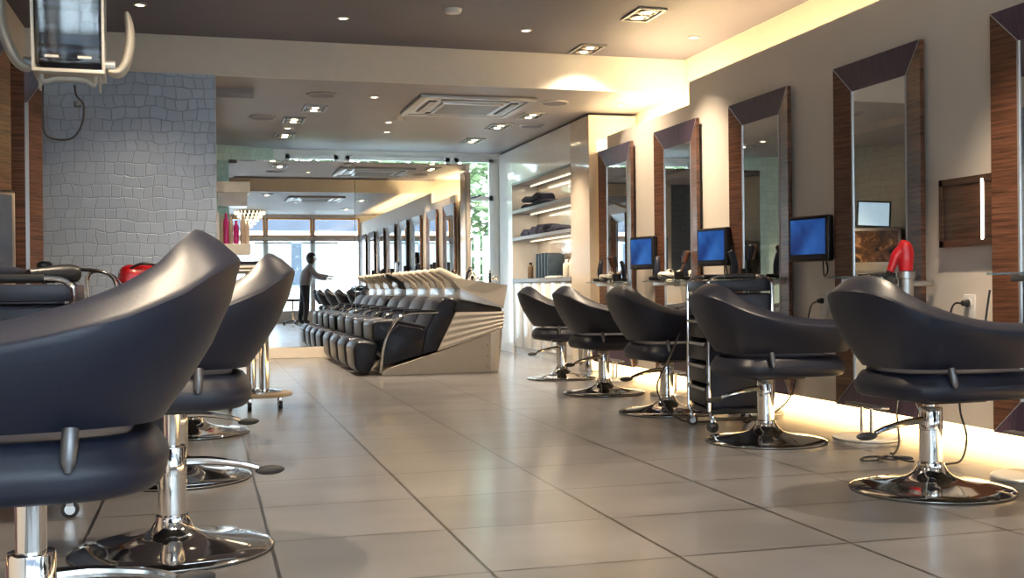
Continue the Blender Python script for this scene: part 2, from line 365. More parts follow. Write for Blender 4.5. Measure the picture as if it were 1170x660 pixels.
# cabinet end panel and gap beside the right wall
# ------------------------------------------------------------------ outside
struct('ground_outside', box(BM(), -40, 40, -40, YFR-.2, -.1, -.05), 'concrete', 'pale street paving outside', smooth=0)
struct('ground_garden', box(BM(), -10, 14, YBK+.2, 40, -.1, -.05), 'concrete', 'pale paving behind the building', smooth=0)
bd = thing('building', 'pale building across the street seen in the mirror', 'building', (0, -13, 0))
finish('wall', box(BM(), -14, 18, -.5, 0, 0, 2.95), 'facade', bd, 0); finish('upper_cladding', box(BM(), -14, 18, -.5, .15, 2.95, 5.2), 'slate', bd, 0)
for k in range(10):
    x = -12+k*2.9
    f = finish('window', box(BM(), x, x+1.4, 0, .04, .9, 2.6), 'facade_blue', bd, 0); finish('pane', box(BM(), x+.1, x+1.3, .04, .05, 1.0, 2.5), 'dark_glass', f, 0)
def leaves(name, n, fn, label, cat, size=.07):
    b = BM()
    for k in range(n):
        c = Vector(fn()); s = size*random.uniform(.6, 1.4); a = Matrix.Rotation(random.uniform(0, 6.28), 3, 'Z') @ Matrix.Rotation(random.uniform(-1.2, 1.2), 3, 'X')
        v = [b.verts.new(c + a @ Vector(p)*s) for p in ((-.5, 0, 0), (0, -.3, .1), (.5, 0, 0), (0, .3, .1))]; b.faces.new(v)
    o = finish(name, b, 'leaf', None, 0); tag(o, label, cat, kind='stuff'); return o
leaves('hedge', 15000, lambda: (random.uniform(-1, 7.5), random.uniform(17.2, 18.6), random.uniform(.1, 4.0)+random.uniform(-.4, .4)), 'sunlit green hedge outside behind the back window', 'hedge', .2)
fe = thing('garden_fence', 'white slatted fence outside the back window', 'fence', (0, 16.2, 0))
b = BM()
for k in range(46): box(b, -.5+k*.13, -.42+k*.13, 0, .03, 0, 1.62)
finish('slats', b, 'fence', fe, 0); b = BM(); box(b, -.6, 5.6, .03, .07, .3, .38); box(b, -.6, 5.6, .03, .07, 1.3, 1.38); finish('rail', b, 'fence', fe, 0)

# ------------------------------------------------------------------ mirror partition
mp_ = thing('mirror_partition', 'large two panel mirror partition on a cream base', 'mirror wall', (1.78, YM, 0))
X0, X1 = .30, 3.27
finish('base', box(BM(), X0-.2-1.78, X1-.0-1.78, 0, .28, 0, .135, .004, 1), 'ceramic', mp_, 0)
finish('backing', box(BM(), X0-1.78, X1-1.78, .02, .08, .135, 2.41), 'white_paint', mp_, 0)
xm = 1.805
for (a, c) in ((X0, xm-.003), (xm+.003, X1-.06)): finish('mirror_panel', box(BM(), a-1.78, c-1.78, .012, .02, .14, 2.405), 'mirror', mp_, 0)
e = finish('edge_post', box(BM(), X1-.06-1.78, X1-1.78, -.03, .09, .13, 2.30, .01), 'steel_warm', mp_)
for z in (1.85, 1.45, 1.05): finish('knob', ball(BM(), (X1-.0-1.78, -.02, z), .025), 'chrome', e)

# ------------------------------------------------------------------ built in shelving unit on the right
su = thing('shelving_unit', 'glossy white built-in shelving unit with lit shelves beyond the mirrors', 'shelving unit', (3.82, 12.5, 0))
def L(b, x0, x1, y0, y1, z0, z1, bev=0): return box(b, x0-3.82, x1-3.82, y0-12.5, y1-12.5, z0, z1, bev)
finish('end_panel', L(BM(), 3.82, 4.34, 10.76, 11.36, 0, ZF-.03), 'beige_gloss', su, 0)
finish('end_panel', L(BM(), 3.82, 4.34, 13.72, 14.36, 0, ZF-.03), 'white_gloss', su, 0)
finish('top_door', L(BM(), 3.82, 4.34, 11.362, 13.718, 2.165, ZF-.03), 'white_gloss', su, 0)
finish('back_panel', L(BM(), 4.16, 4.2, 11.362, 13.718, .9, 2.165), 'beige_gloss', su, 0)
for z in (1.815, 1.47):
    s = finish('shelf', L(BM(), 3.815, 4.16, 11.362, 13.718, z-.04, z), 'shelf_grey', su, 0)
finish('counter', L(BM(), 3.81, 4.2, 11.36, 13.72, .90, .945), 'shelf_grey', su, 0)
finish('soffit', L(BM(), 3.812, 4.2, 11.362, 13.718, 2.135, 2.166), 'shelf_grey', su, 0)
for z in (2.118, 1.758, 1.413): finish('light_strip', L(BM(), 4.03, 4.045, 11.45, 13.6, z+.002, z+.012), 'led', su, 0)
for k in range(6): finish('door', L(BM(), 3.82, 3.85, 11.365+k*.392, 11.365+(k+1)*.392-.006, .09, .895, .004), 'white_gloss', su)
finish('plinth', L(BM(), 3.85, 3.9, 11.36, 13.72, 0, .09), 'white_gloss', su, 0)

def towel_stack(y0, y1, z, n, label):
    for k in range(n):
        pass
def roll(name, y0, y1, z0, h, depth, label, group):
    b = BM(); pts = []
    x0 = 3.87; x1 = x0+depth
    n = 9
    vs = []
    rows = []
    for i in range(n):
        t = i/(n-1); y = y0+(y1-y0)*t; hh = h*(.8+.2*math.sin(7*t+y0*3))*(1 if 0 < i < n-1 else .82)
        prof = [(x0, z0), (x0-.012, z0+hh*.5), (x0+.02, z0+hh*.95), ((x0+x1)/2, z0+hh), (x1-.02, z0+hh*.95), (x1, z0+hh*.4), (x1, z0)]
        rows.append([b.verts.new((p[0], y, p[1])) for p in prof])
    for A, B_ in zip(rows, rows[1:]):
        for k in range(len(A)): b.faces.new([A[k], A[(k+1) % len(A)], B_[(k+1) % len(A)], B_[k]])
    b.faces.new(rows[0]); b.faces.new(rows[-1][::-1])
    o = finish(name, b, 'navy_cloth', None, 60); tag(o, label, 'towel', group)
roll('folded_towel', 12.55, 13.45, 1.816, .085, .24, 'navy folded towel lying on the upper shelf, lower of the pair', 'navy towels on the shelves')
roll('folded_towel', 12.75, 13.42, 1.903, .085, .22, 'navy folded towel on top of the upper shelf pair', 'navy towels on the shelves')
ys = [13.5, 13.12, 12.78, 12.42, 12.0, 11.62]
lb = ['navy towel at the window end of the middle shelf', 'second navy towel from the window end of the middle shelf', 'third navy towel from the window end of the middle shelf', 'flat navy towel near the room end of the middle shelf', 'thin navy towel at the room end of the middle shelf']
for k in range(4): roll('folded_towel', ys[k+1]+.02, ys[k]-.01, 1.471, [.10, .13, .12, .09][k], .22, lb[k], 'navy towels on the shelves')
# counter things
def bottle(name, m, cap_m, x, y, z, r, h, label, group, nozzle=False, cat='bottle'):
    t = thing(name, label, cat, (x, y, z), 0, group)
    finish('body', lathe(BM(), [(r*.92, 0), (r, .01), (r, h*.72), (r*.8, h*.8), (r*.45, h*.86), (r*.45, h*.88)], n=20), m, t)
    finish('cap', lathe(BM(), [(r*.5, h*.86), (r*.52, h*.97), (r*.4, h), (0, h)], n=20), cap_m, t)
    return t
bottle('dropper_bottle', 'amber', 'black_plastic', 3.92, 13.25, .945, .035, .20, 'small dark bottle with black cap at the left of the counter', None)
for k in range(9):
    y = 12.95 - k*.06
    o = finish('folder', box(BM(), 3.90+.012*(k % 2), 4.10, y-.019, y+.019, .945, .945+.30-.012*(k % 3), .006), 'book_blue' if k % 2 else 'book_teal', None)
    tag(o, 'dark blue upright folder in the row on the shelf counter', 'folder', 'dark blue folders in a row on the counter')
o = finish('card_box', box(BM(), 4.03, 4.14, 12.12, 12.27, .945, 1.13, .005), 'brown_box'); tag(o, 'small brown cardboard box right of the folders', 'box')
bottle('white_bottle', 'cream_plastic', 'white_gloss', 3.93, 11.86, .945, .04, .20, 'white bottle left of its twin at the right end of the counter', 'white bottles on the counter')
bottle('white_bottle', 'cream_plastic', 'white_gloss', 3.96, 11.72, .945, .045, .24, 'taller white bottle at the right end of the counter', 'white bottles on the counter')
o = finish('magazine', box(BM(), 3.84, 4.02, 11.95, 12.38, .945, .962, .003), 'paper'); tag(o, 'white magazine lying flat at the front of the counter, lower one', 'magazine', 'magazines on the counter')
o = finish('magazine', box(BM(), 3.85, 4.02, 11.98, 12.36, .9622, .975, .003), 'book_teal'); tag(o, 'dark magazine lying on the white magazine on the counter', 'magazine', 'magazines on the counter')

# ------------------------------------------------------------------ styling chair
def make_chair(label, lift=0.0):
    t = thing('styling_chair', label, 'salon chair', (0, 0, 0), 0, 'black styling chairs')
    # ---- shell
    HW, BX, FX = .315, -.397, .345
    path = []
    straight = 9; arc = 30
    xs0 = -.02
    for i in range(straight): path.append((FX+(xs0-FX)*i/straight, -HW))
    for i in range(arc+1):
        a = -PI/2 - PI*i/arc
        ca, sa = math.cos(a), math.sin(a); p = 2/2.5
        path.append((xs0+(xs0-BX)*math.copysign(abs(ca)**p, ca), HW*math.copysign(abs(sa)**p, sa)))
    for i in range(1, straight+1): path.append((xs0+(FX-xs0)*i/straight, HW))
    n = len(path); bm = BM(); rings = []
    tot = [0]
    for i in range(1, n): tot.append(tot[-1]+math.dist(path[i], path[i-1]))
    for i, (x, y) in enumerate(path):
        a, c = path[max(0, i-1)], path[min(n-1, i+1)]; d = Vector((c[0]-a[0], c[1]-a[1])).normalized(); nv = Vector((d.y, -d.x))
        if nv.dot(Vector((x-.1, y))) < 0: nv = -nv
        u = (x-BX)/(FX-BX)                                   # 0 back .. 1 arm front
        TX = [(-.397, .792), (-.345, .762), (-.29, .725), (-.2, .688), (-.1, .660), (0, .640), (.1, .629), (.2, .624), (.36, .620)]
        for (xa, za), (xb_, zb_) in zip(TX, TX[1:]):
            if x <= xb_ or xb_ == .36:
                cr = za+(zb_-za)*min(1, max(0, (x-xa)/(xb_-xa))); break
        back = max(0, 1-u*1.35)
        lean = .045 + .105*back**1.2; th = .068+.016*back; dz = .032+.022*back
        zb = .482
        hgt = cr-zb
        sec = [(-lean, zb), (-lean*.70, zb+hgt*.2), (-lean*.38, zb+hgt*.45), (-lean*.13, zb+hgt*.72), (-lean*.02, cr-.022), (0, cr-.007), (-.004, cr), (-.010, cr+.005),
               (-th*.5, cr+dz*.62), (-th*.85, cr+dz*.95), (-th, cr+dz), (-th-.010, cr+dz-.008), (-th-.022-.2*lean, cr+dz-.06), (-th-.02-.4*lean, zb+hgt*.4), (-th-.01-.75*lean, zb+.01), (-th-.75*lean, zb)]
        pts = [Vector((x+nv.x*o_, y+nv.y*o_, z_+lift)) for o_, z_ in sec]
        k = min(i, n-1-i); f = {0: .70, 1: .93}.get(k, 1)
        if f != 1:
            cc = sum(pts, Vector())/len(pts); pts = [cc+(q-cc)*f for q in pts]
        if k == 0:
            for q in pts: q.x += -.004
        if k == 1:
            for q in pts: q.x += .024
        rings.append([bm.verts.new(q) for q in pts])
    for A, B in zip(rings, rings[1:]):
        for k in range(len(A)): bm.faces.new([A[k], A[(k+1) % len(A)], B[(k+1) % len(A)], B[k]])
    bm.faces.new(rings[0]); bm.faces.new(rings[-1][::-1])
    finish('shell', bm, 'leather', t, 38)
    # ---- seat cushion
    bm = BM(); m_ = 40; rr = []
    for zz, k in ((.357, .86), (.359, .93), (.366, .965), (.382, .99), (.400, 1.0), (.412, .995), (.424, .975), (.444, .94), (.456, .915), (.463, .87), (.466, .5)):
        ring = []
        for i in range(m_):
            a = 2*PI*i/m_; ca, sa = math.cos(a), math.sin(a); p = 2/3.6
            ring.append(bm.verts.new((.07+.325*k*math.copysign(abs(ca)**p, ca), .272*k*math.copysign(abs(sa)**p, sa), zz+lift)))
        rr.append(ring)
    for A, B in zip(rr, rr[1:]):
        for k in range(m_): bm.faces.new([A[k], A[(k+1) % m_], B[(k+1) % m_], B[k]])
    bm.faces.new(rr[0][::-1]); bm.faces.new(rr[-1]); finish('seat', bm, 'leather', t, 50)
    # ---- brackets joining shell and seat
    for s in (-1, 1):
        bm = BM(); tube(bm, [(-.10, s*.250, .488+lift), (-.10, s*.259, .465+lift), (-.098, s*.268, .43+lift), (-.098, s*.270, .415+lift)], .014, 12, radii=[.014, .015, .013, .006])
        finish('bracket', bm, 'dark_metal', t)
    bm = BM(); box(bm, -.12, .16, -.14, .14, .340+lift, .358+lift, .006); finish('seat_plate', bm, 'black_plastic', t)
    # ---- column
    bm = BM(); lathe(bm, [(.029, .25), (.029, .345+lift)], n=28); finish('piston', bm, 'chrome', t)
    bm = BM(); lathe(bm, [(.040, .06), (.040, .115), (.0405, .117), (.0445, .12), (.0445, .245), (.046, .247), (.046, .332), (.043, .338), (.028, .340)], n=36); finish('column', bm, 'chrome', t)
    # ---- base
    bm = BM(); lathe(bm, [(.312, 0), (.318, .004), (.318, .010), (.305, .017), (.25, .024), (.18, .033), (.12, .046), (.09, .058), (.068, .075), (.056, .095), (.052, .108), (.051, .114), (.041, .116)], n=64); bs = finish('base', bm, 'chrome', t, 60)
    bm = BM(); lathe(bm, [(.319, .0005), (.3205, .002), (.3205, .006), (.317, .007)], n=64); finish('rubber_rim', bm, 'rubber', bs)
    # ---- pump lever
    bm = BM(); tube(bm, [(-.03, .0, .285), (-.12, .005, .280), (-.22, .012, .262), (-.275, .015, .245)], .012, 10, 5, radii=[.016, .014, .011, .009])
    lv = finish('pump_lever', bm, 'chrome', t); bm = BM(); ball(bm, (-.315, .017, .235), .05, 1, .45, .32); finish('pedal', bm, 'rubber', lv)
    return t
A180 = PI
ch0 = make_chair('', 0)
ch1 = make_chair('', .11)
ch2 = make_chair('', .022)
def set_chair(c, x, y, rz, label, lever=None):
    c.location = (x, y, 0); c.rotation_euler = (0, 0, rz); c['label'] = label
    if lever is not None:
        for p in c.children:
            if p.name.startswith('pump_lever'): p.rotation_euler = (0, 0, lever)
rch = [(3.165-.02, 9.66, 'black styling chair in the right row farthest back, beside the white shelving'), (3.013, 8.19, 'black styling chair in the right row, second from the back'), (2.939, 6.79, 'black styling chair in the middle of the right row, just behind the trolley'),
       (2.884, 5.35, 'black styling chair in the right row in front of the black trolley'), (2.825, 3.87, 'black styling chair at the front of the right row, below the red hair dryer'),
       (2.80, 2.42, 'black styling chair of the right row nearer the entrance, reflected in the mirror partition'), (2.85, .98, 'black styling chair of the right row closest to the shop front')]
for i, (x, y, lab) in enumerate(rch):
    c = ch0 if i == 0 else (ch2 if i == 4 else copy_tree(ch0))
    set_chair(c, x, y, [-.02, .0, 0, 0, .03, 0, .1][i], lab, [.35, .3, .25, .15, .12, .2, .2][i])
lch = [(-.325, 2.3, 'large black styling chair nearest the camera in the left row'), (-.106, 3.74, 'black styling chair in the left row, second from the camera'), (-.12, 5.15, 'black styling chair in the left row, third from the camera'), (-.07, 6.75, 'black styling chair in the left row farthest from the camera')]
for i, (x, y, lab) in enumerate(lch):
    if i < 2: c = ch1 if i == 0 else copy_tree(ch1)
    else: c = copy_tree(ch0)
    set_chair(c, x, y, A180+[.0, -.05, 0, 0][i], lab, [.2+.2, .25, .25, .25][i])

# ------------------------------------------------------------------ wall mirrors
def make_mirror(name, label, cy):
    # local: x = distance from the wall towards the room (-x is room), y along the wall
    t = thing(name, label, 'mirror', (XR, cy, .09), 0, 'wood framed wall mirrors')
    W, Hh, w = .435, 2.085, .165
    xo, xi, xb = -.055, -.028, -.030
    def board(corners_out, corners_in, m, nm):
        bm = BM()
        fo = [bm.verts.new((xo, *p)) for p in corners_out]; fi = [bm.verts.new((xi, *p)) for p in corners_in]
        bo = [bm.verts.new((xo+.028, *p)) for p in corners_out]; bi = [bm.verts.new((xi+.008, *p)) for p in corners_in]
        bm.faces.new([fo[0], fo[1], fi[1], fi[0]]); bm.faces.new([bo[1], bo[0], bi[0], bi[1]])
        bm.faces.new([fo[0], bo[0], bo[1], fo[1]]); bm.faces.new([fi[0], fi[1], bi[1], bi[0]])
        bm.faces.new([fo[0], fi[0], bi[0], bo[0]]); bm.faces.new([fo[1], bo[1], bi[1], fi[1]])
        finish(nm, bm, m, t, 0)
    O = [(-W, 0), (W, 0), (W, Hh), (-W, Hh)]; I = [(-W+w, w), (W-w, w), (W-w, Hh-w), (-W+w, Hh-w)]
    g = .0015
    for k, m in ((0, 'wood_top'), (1, 'wood_v'), (2, 'wood_top'), (3, 'wood_v')):
        board([O[k], O[(k+1) % 4]], [I[k], I[(k+1) % 4]], m, 'frame_board')
    for k in range(4):
        bm = BM(); tube(bm, [(xo-.0005, *O[k]), (xi-.0005, *I[k])], .0025, 6); finish('mitre_strip', bm, 'silver_trim', t)
    finish('mirror_glass', box(BM(), -.026, -.020, -W+w-.005, W-w+.005, w-.005, Hh-w+.005), 'mirror', t, 0)
    bm = BM()
    for s in (-1, 1): box(bm, -.032, -.026, s*(W-w)-.007, s*(W-w)+.007, w, Hh-w)
    finish('glass_edge', bm, 'silver_trim', t, 0)
    finish('backing', box(BM(), -.022, 0, -W+.06, W-.06, .02, Hh-.06), 'black_plastic', t, 0)
    return t
MY = [9.985, 8.57, 7.135, 5.70, 4.265, 2.83, 1.40, .0]
mlab = ['tall wood framed mirror on the right wall farthest back, next to the shelving', 'tall wood framed mirror on the right wall, second from the back', 'tall wood framed mirror on the right wall behind the black trolley', 'tall wood framed mirror on the right wall behind the red hair dryer', 'tall wood framed mirror cut by the right edge of the photo',
        'tall wood framed mirror on the right wall just before the entrance bays', 'tall wood framed mirror on the right wall, second from the shop front', 'tall wood framed mirror on the right wall nearest the shop front']
mm = None
for y, lab in zip(MY, mlab):
    if mm is None: mm = make_mirror('wall_mirror', lab, y); c = mm
    else: c = copy_tree(mm); c.location = (XR, y, .09); c['label'] = lab
for y, lab in ((8.72, 'tall wood framed mirror on the left wall next to the wallpaper'), (7.28, 'tall wood framed mirror on the left wall, second from the wallpaper'), (5.85, 'tall wood framed mirror on the left wall behind the third chair'), (4.42, 'tall wood framed mirror on the left wall behind the left trolley'), (2.98, 'tall wood framed mirror on the left wall behind the nearest chair')):
    c = copy_tree(mm); c.location = (XL, y, .09); c.rotation_euler = (0, 0, PI); c.scale = (3.2, 1, 1.13); c['label'] = lab

# ------------------------------------------------------------------ glass shelves
def make_shelf(label):
    t = thing('glass_shelf', label, 'shelf', (0, 0, .872), 0, 'glass shelves under the mirrors')
    finish('glass_plate', box(BM(), -.27, -.056, -.42, .21, 0, .010, .002, 1), 'glass_shelf', t, 0)
    finish('support_rail', box(BM(), -.20, -.17, -.40, .13, -.032, -.004, .003), 'steel', t)
    for y in (-.36, .10): finish('bracket', box(BM(), -.20, -.052, y-.012, y+.012, -.026, -.004), 'steel', t, 0)
    b = BM(); lathe(b, [(.05, -.04), (.055, -.038), (.055, .008), (.045, .012)], (-.14, -.30, 0), 24); finish('dryer_ring', b, 'grey_metal', t)
    return t
slab = ['glass shelf on the farthest right mirror', 'glass shelf on the second mirror from the back', 'glass shelf behind the black trolley', 'glass shelf beside the red hair dryer', 'glass shelf at the right edge of the photo', 'glass shelf on the mirror before the entrance bays', 'glass shelf on the second mirror from the shop front', 'glass shelf on the mirror nearest the shop front']
sh = None
for y, lab in zip(MY, slab):
    if sh is None: sh = make_shelf(lab); c = sh
    else: c = copy_tree(sh); c['label'] = lab
    c.location = (XR, y, .872)
# dryers standing in holders
def make_dryer(name, label, loc, rz, m, scale=1.0, lie=0):
    # barrel along local x with the nozzle at -x, handle down -z
    t = thing(name, label, 'hair dryer', loc, rz); t.scale = (scale,)*3
    t.rotation_euler = (lie, 0, rz)
    b = BM(); tube(b, [(-.10, 0, .0), (-.06, 0, 0), (.0, 0, .0), (.05, 0, .0), (.085, 0, -.0), (.098, 0, 0)], .05, 18, 4, radii=[.026, .032, .040, .043, .036, .015])
    finish('barrel', b, m, t, 60)
    b = BM(); tube(b, [(.04, 0, -.03), (.045, 0, -.08), (.035, 0, -.15)], .02, 14, 4, radii=[.026, .021, .017]); finish('handle', b, m, t, 60)
    b = BM(); tube(b, [(-.098, 0, .0), (-.14, 0, 0)], .03, 14, radii=[.027, .02]); finish('nozzle', b, 'black_plastic', t)
    b = BM(); tube(b, [(.035, 0, -.145), (.03, 0, -.18), (.0, .0, -.20), (-.04, -.02, -.185), (-.07, -.03, -.16)], .006, 8, 5); finish('cord', b, 'black_plastic', t)
    return t
def make_red_dryer():
    t = thing('hair_dryer', 'red hair dryer standing upright in a steel cup on the right wall shelf', 'hair dryer', (3.655, 5.21, .905), -.30)
    b = BM(); tube(b, [(0, 0, .0), (.0, 0, .05), (-.0, 0, .10), (-.012, 0, .135), (-.03, 0, .155)], .05, 20, 4, radii=[.037, .042, .044, .040, .018]); finish('barrel', b, 'red', t, 60)
    b = BM(); tube(b, [(-.015, 0, .115), (-.05, 0, .08), (-.068, 0, .035), (-.085, 0, -.005)], .025, 14, 4, radii=[.034, .029, .023, .019]); finish('handle', b, 'red', t, 60)
    b = BM(); tube(b, [(-.084, 0, -.003), (-.098, 0, -.025)], .018, 12, radii=[.020, .013]); finish('handle_cap', b, 'black_plastic', t)
    b = BM(); tube(b, [(-.098, 0, -.025), (-.11, 0, -.07), (-.10, .02, -.15), (-.06, .06, -.22)], .006, 8, 5); finish('cord', b, 'black_plastic', t)
    b = BM(); cyl(b, (0, 0, -.02), (0, 0, .002), .03, 16); finish('nozzle', b, 'black_plastic', t)
    return t
make_red_dryer()
h = thing('dryer_holder', 'brushed steel cup holding the red hair dryer', 'holder', (3.655, 5.21, .70))
finish('cup', lathe(BM(), [(.034, 0), (.037, .004), (.042, .16), (.05, .165), (.05, .20), (.043, .20), (.040, .03), (0, .03)], n=28), 'steel', h)
finish('arm', box(BM(), .03, .17, -.015, .015, .12, .15, .004), 'steel', h)
# tools standing on other shelves
def brush_pot(loc, label, k):
    t = thing('brush_pot', label, 'brush holder', loc, 0)
    finish('pot', lathe(BM(), [(.035, 0), (.04, .003), (.045, .07), (.04, .07), (.036, .01), (0, .01)], n=20), 'black_plastic', t)
    rnd = random.Random(k)
    for j in range(3):
        a = rnd.uniform(0, 6.28); d = Vector((math.cos(a)*.35, math.sin(a)*.35, 1)).normalized(); p = Vector((0, 0, .02))
        b = BM(); tube(b, [p, p+d*.12, p+d*.13, p+d*.22, p+d*.23], .01, 10, radii=[.007, .008, .02, .02, .008]); finish('brush', b, ['black_plastic', 'wood_red', 'navy_plastic'][j], t)
brush_pot((3.66, 7.05, .882), 'black brush pot with round brushes on the shelf behind the trolley', 1)
brush_pot((3.73, 8.34, .882), 'black brush pot on the glass shelf second from the back', 2)
brush_pot((3.73, 9.76, .882), 'black brush pot on the farthest glass shelf', 3)
def shaver(loc, label, rz):
    t = thing('hair_clipper', label, 'clipper', loc, rz)
    finish('charging_base', box(BM(), -.05, .05, -.06, .06, 0, .035, .01), 'black_plastic', t)
    b = BM(); tube(b, [(0, 0, .03), (.0, .005, .10), (.015, .012, .17), (.03, .02, .20)], .02, 14, 4, radii=[.022, .026, .022, .018]); finish('body', b, 'navy_plastic', t)
shaver((3.70, 8.72, .882), 'black hair clipper on its stand on the shelf second from the back', .5)
shaver((3.66, 7.22, .882), 'black hair clipper standing on the shelf behind the trolley', 2.5)
shaver((3.70, 10.13, .882), 'black hair clipper on the farthest glass shelf', .2)
make_dryer('hair_dryer', 'cream hair dryer resting in the ring of the second shelf from the back', (3.68, 8.47, .921), 2.6, 'cream_plastic', .8, PI/2)
make_dryer('hair_dryer', 'cream hair dryer resting in the ring of the farthest shelf', (3.68, 9.885, .921), 2.6, 'cream_plastic', .8, PI/2)

# ------------------------------------------------------------------ wall screens, wooden panel, sockets, cords
def make_screen(label):
    t = thing('wall_monitor', label, 'monitor', (0, 0, 0), 0, 'small monitors between the mirrors')
    finish('housing', box(BM(), -.022, .03, -.18, .18, -.145, .145, .012, 3), 'black_plastic', t)
    finish('screen', box(BM(), -.0235, -.021, -.155, .155, -.100, .122), 'screen', t, 0)
    finish('control_strip', box(BM(), -.0245, -.021, -.12, .12, -.128, -.113), 'navy_plastic', t, 0)
    finish('wall_bracket', box(BM(), .03, .11, -.05, .05, -.06, .06, .004), 'black_plastic', t)
    b = BM(); tube(b, [(.04, -.08, -.10), (.05, -.10, -.20), (.07, -.05, -.24), (.09, -.02, -.19), (.10, -.01, -.1)], .005, 8, 6); finish('cable', b, 'black_plastic', t)
    return t
s0 = None
for y, lab in ((9.12, 'small black wall monitor with blue screen between the two farthest mirrors'), (7.72, 'small black wall monitor with blue screen left of the third mirror from the back'), (6.32, 'small black wall monitor with blue screen left of the red hair dryer mirror'), (3.55, 'small black wall monitor between the mirrors nearer the entrance'), (2.1, 'small black wall monitor closest to the shop front')):
    if s0 is None: s0 = make_screen(lab); c = s0
    else: c = copy_tree(s0); c['label'] = lab
    c.location = (3.735, y, 1.128); c.rotation_euler = (0, 0, .22)
t = thing('screen_cover', 'square dark wood wall cover with a bright vertical strip above the socket', 'wall panel', (3.85, 4.92, 1.205))
finish('panel', box(BM(), -.045, 0, -.21, .20, -.18, .18, .004), 'wood_panel', t)
b = BM()
for a in ((-.21, .20, -.18, -.145), (-.21, .20, .145, .18), (.168, .20, -.18, .18)): box(b, -.049, -.044, *a)
finish('border', b, 'wood_panel', t, 0)
finish('light_strip', box(BM(), -.052, -.044, -.152, -.136, -.15, .16), 'led_dim', t, 0)
def socket(y, z, label, lab2, pts):
    t = thing('wall_socket', label, 'socket', (XR, y, z), 0)
    finish('plate', box(BM(), -.012, 0, -.042, .042, -.075, .075, .004), 'white_gloss', t)
    finish('recess', lathe(BM(), [(.026, 0), (.026, .004), (.021, .004), (.019, 0)], (0, 0, 0), 20, Matrix.Translation((-.012, 0, .03)) @ Matrix.Rotation(-PI/2, 4, 'Y')), 'white_paint', t)
    k = thing('power_cord', lab2, 'cord', (XR, y, z), 0)
    b = BM(); tube(b, [(-.016, 0, .03), (-.05, 0, .03)], .018, 12, radii=[.02, .014]); finish('plug', b, 'black_plastic', k)
    b = BM(); tube(b, pts, .005, 8, 6); finish('cable', b, 'black_plastic', k)
socket(4.935, .70, 'white double socket right of the front right chair', 'black power cord plugged in behind the front right chair', [(-.05, 0, .03), (-.09, .02, .02), (-.10, .08, -.10), (-.25, .14, -.30), (-.40, .06, -.48), (-.52, -.12, -.65), (-.60, -.20, -.692), (-.63, -.21, -.692)])
socket(6.345, .70, 'white double socket under the monitor beside the red hair dryer mirror', 'black power cord looping down beside the trolley', [(-.05, 0, .03), (-.08, .03, .0), (-.10, .05, -.12), (-.20, .0, -.40), (-.32, -.1, -.58), (-.50, -.12, -.69), (-.60, -.06, -.692)])
b = BM(); pts = []
for k in range(26):
    a = k*.85; pts.append((3.04+.09*math.cos(a)*(1-.02*k)+.004*k, 4.62+.05*math.sin(a*1.2)-.004*k, .007+.0006*k))
pts += [(3.16, 4.50, .007), (3.18, 4.48, .007)]
tag(finish('coiled_cord', tube(b, pts, .005, 6, 3), 'black_plastic'), 'tangled black cord lying on the floor behind the front right chair', 'cord')
b = BM(); tube(b, [(3.62, 4.50, .80), (3.55, 4.48, .55), (3.42, 4.45, .42), (3.40, 4.44, .25), (3.42, 4.42, .12), (3.36, 4.38, .02), (3.26, 4.36, .007)], .005, 8, 6)
tag(finish('hanging_cord', b, 'black_plastic'), 'thin black cord hanging behind the front right chair column', 'cord')
b = BM(); tube(b, [(2.80, 6.26, .55), (2.72, 6.24, .40), (2.63, 6.22, .24), (2.66, 6.2, .12), (2.76, 6.19, .03), (2.88, 6.2, .007), (3.1, 6.25, .007)], .005, 8, 6)
tag(finish('hanging_cord', b, 'black_plastic'), 'thin black cord looping left of the black trolley', 'cord')

# ------------------------------------------------------------------ footrests
def make_footrest(label):
    t = thing('footrest', label, 'footrest', (0, 0, 0), 0, 'disc footrests before the mirrors')
    finish('base_disc', lathe(BM(), [(.175, 0), (.18, .003), (.18, .012), (.172, .018), (0, .02)], n=48), 'pale_metal', t)
    for y in (-.045, .045): finish('post', cyl(BM(), (0, y, .015), (0, y, .175), .010, 12), 'chrome', t)
    finish('bar', box(BM(), -.028, .028, -.17, .17, .172, .187, .006), 'steel', t)
    return t
f0 = None
for x, y, lab in ((3.52, 9.28, 'disc footrest farthest back on the right'), (3.477, 7.90, 'disc footrest behind the middle right chair'), (3.46, 6.55, 'disc footrest hidden by the trolley'), (3.44, 5.26, 'disc footrest left of the front right chair column'), (3.40, 3.95, 'disc footrest cut by the right edge of the photo'), (3.4, 2.5, 'disc footrest before the entrance bays'), (3.4, 1.1, 'disc footrest nearest the shop front')):
    if f0 is None: f0 = make_footrest(lab); c = f0
    else: c = copy_tree(f0); c['label'] = lab
    c.location = (x, y, 0); c.rotation_euler = (0, 0, 0)
# chrome bin
t = thing('waste_bin', 'round chrome waste bin behind the far right chairs', 'bin', (3.68, 10.42, 0))
finish('body', lathe(BM(), [(.105, 0), (.11, .006), (.11, .30), (.10, .305)], n=36), 'chrome', t)
finish('lid', lathe(BM(), [(.112, .302), (.112, .32), (.09, .345), (0, .352)], n=36), 'chrome', t)

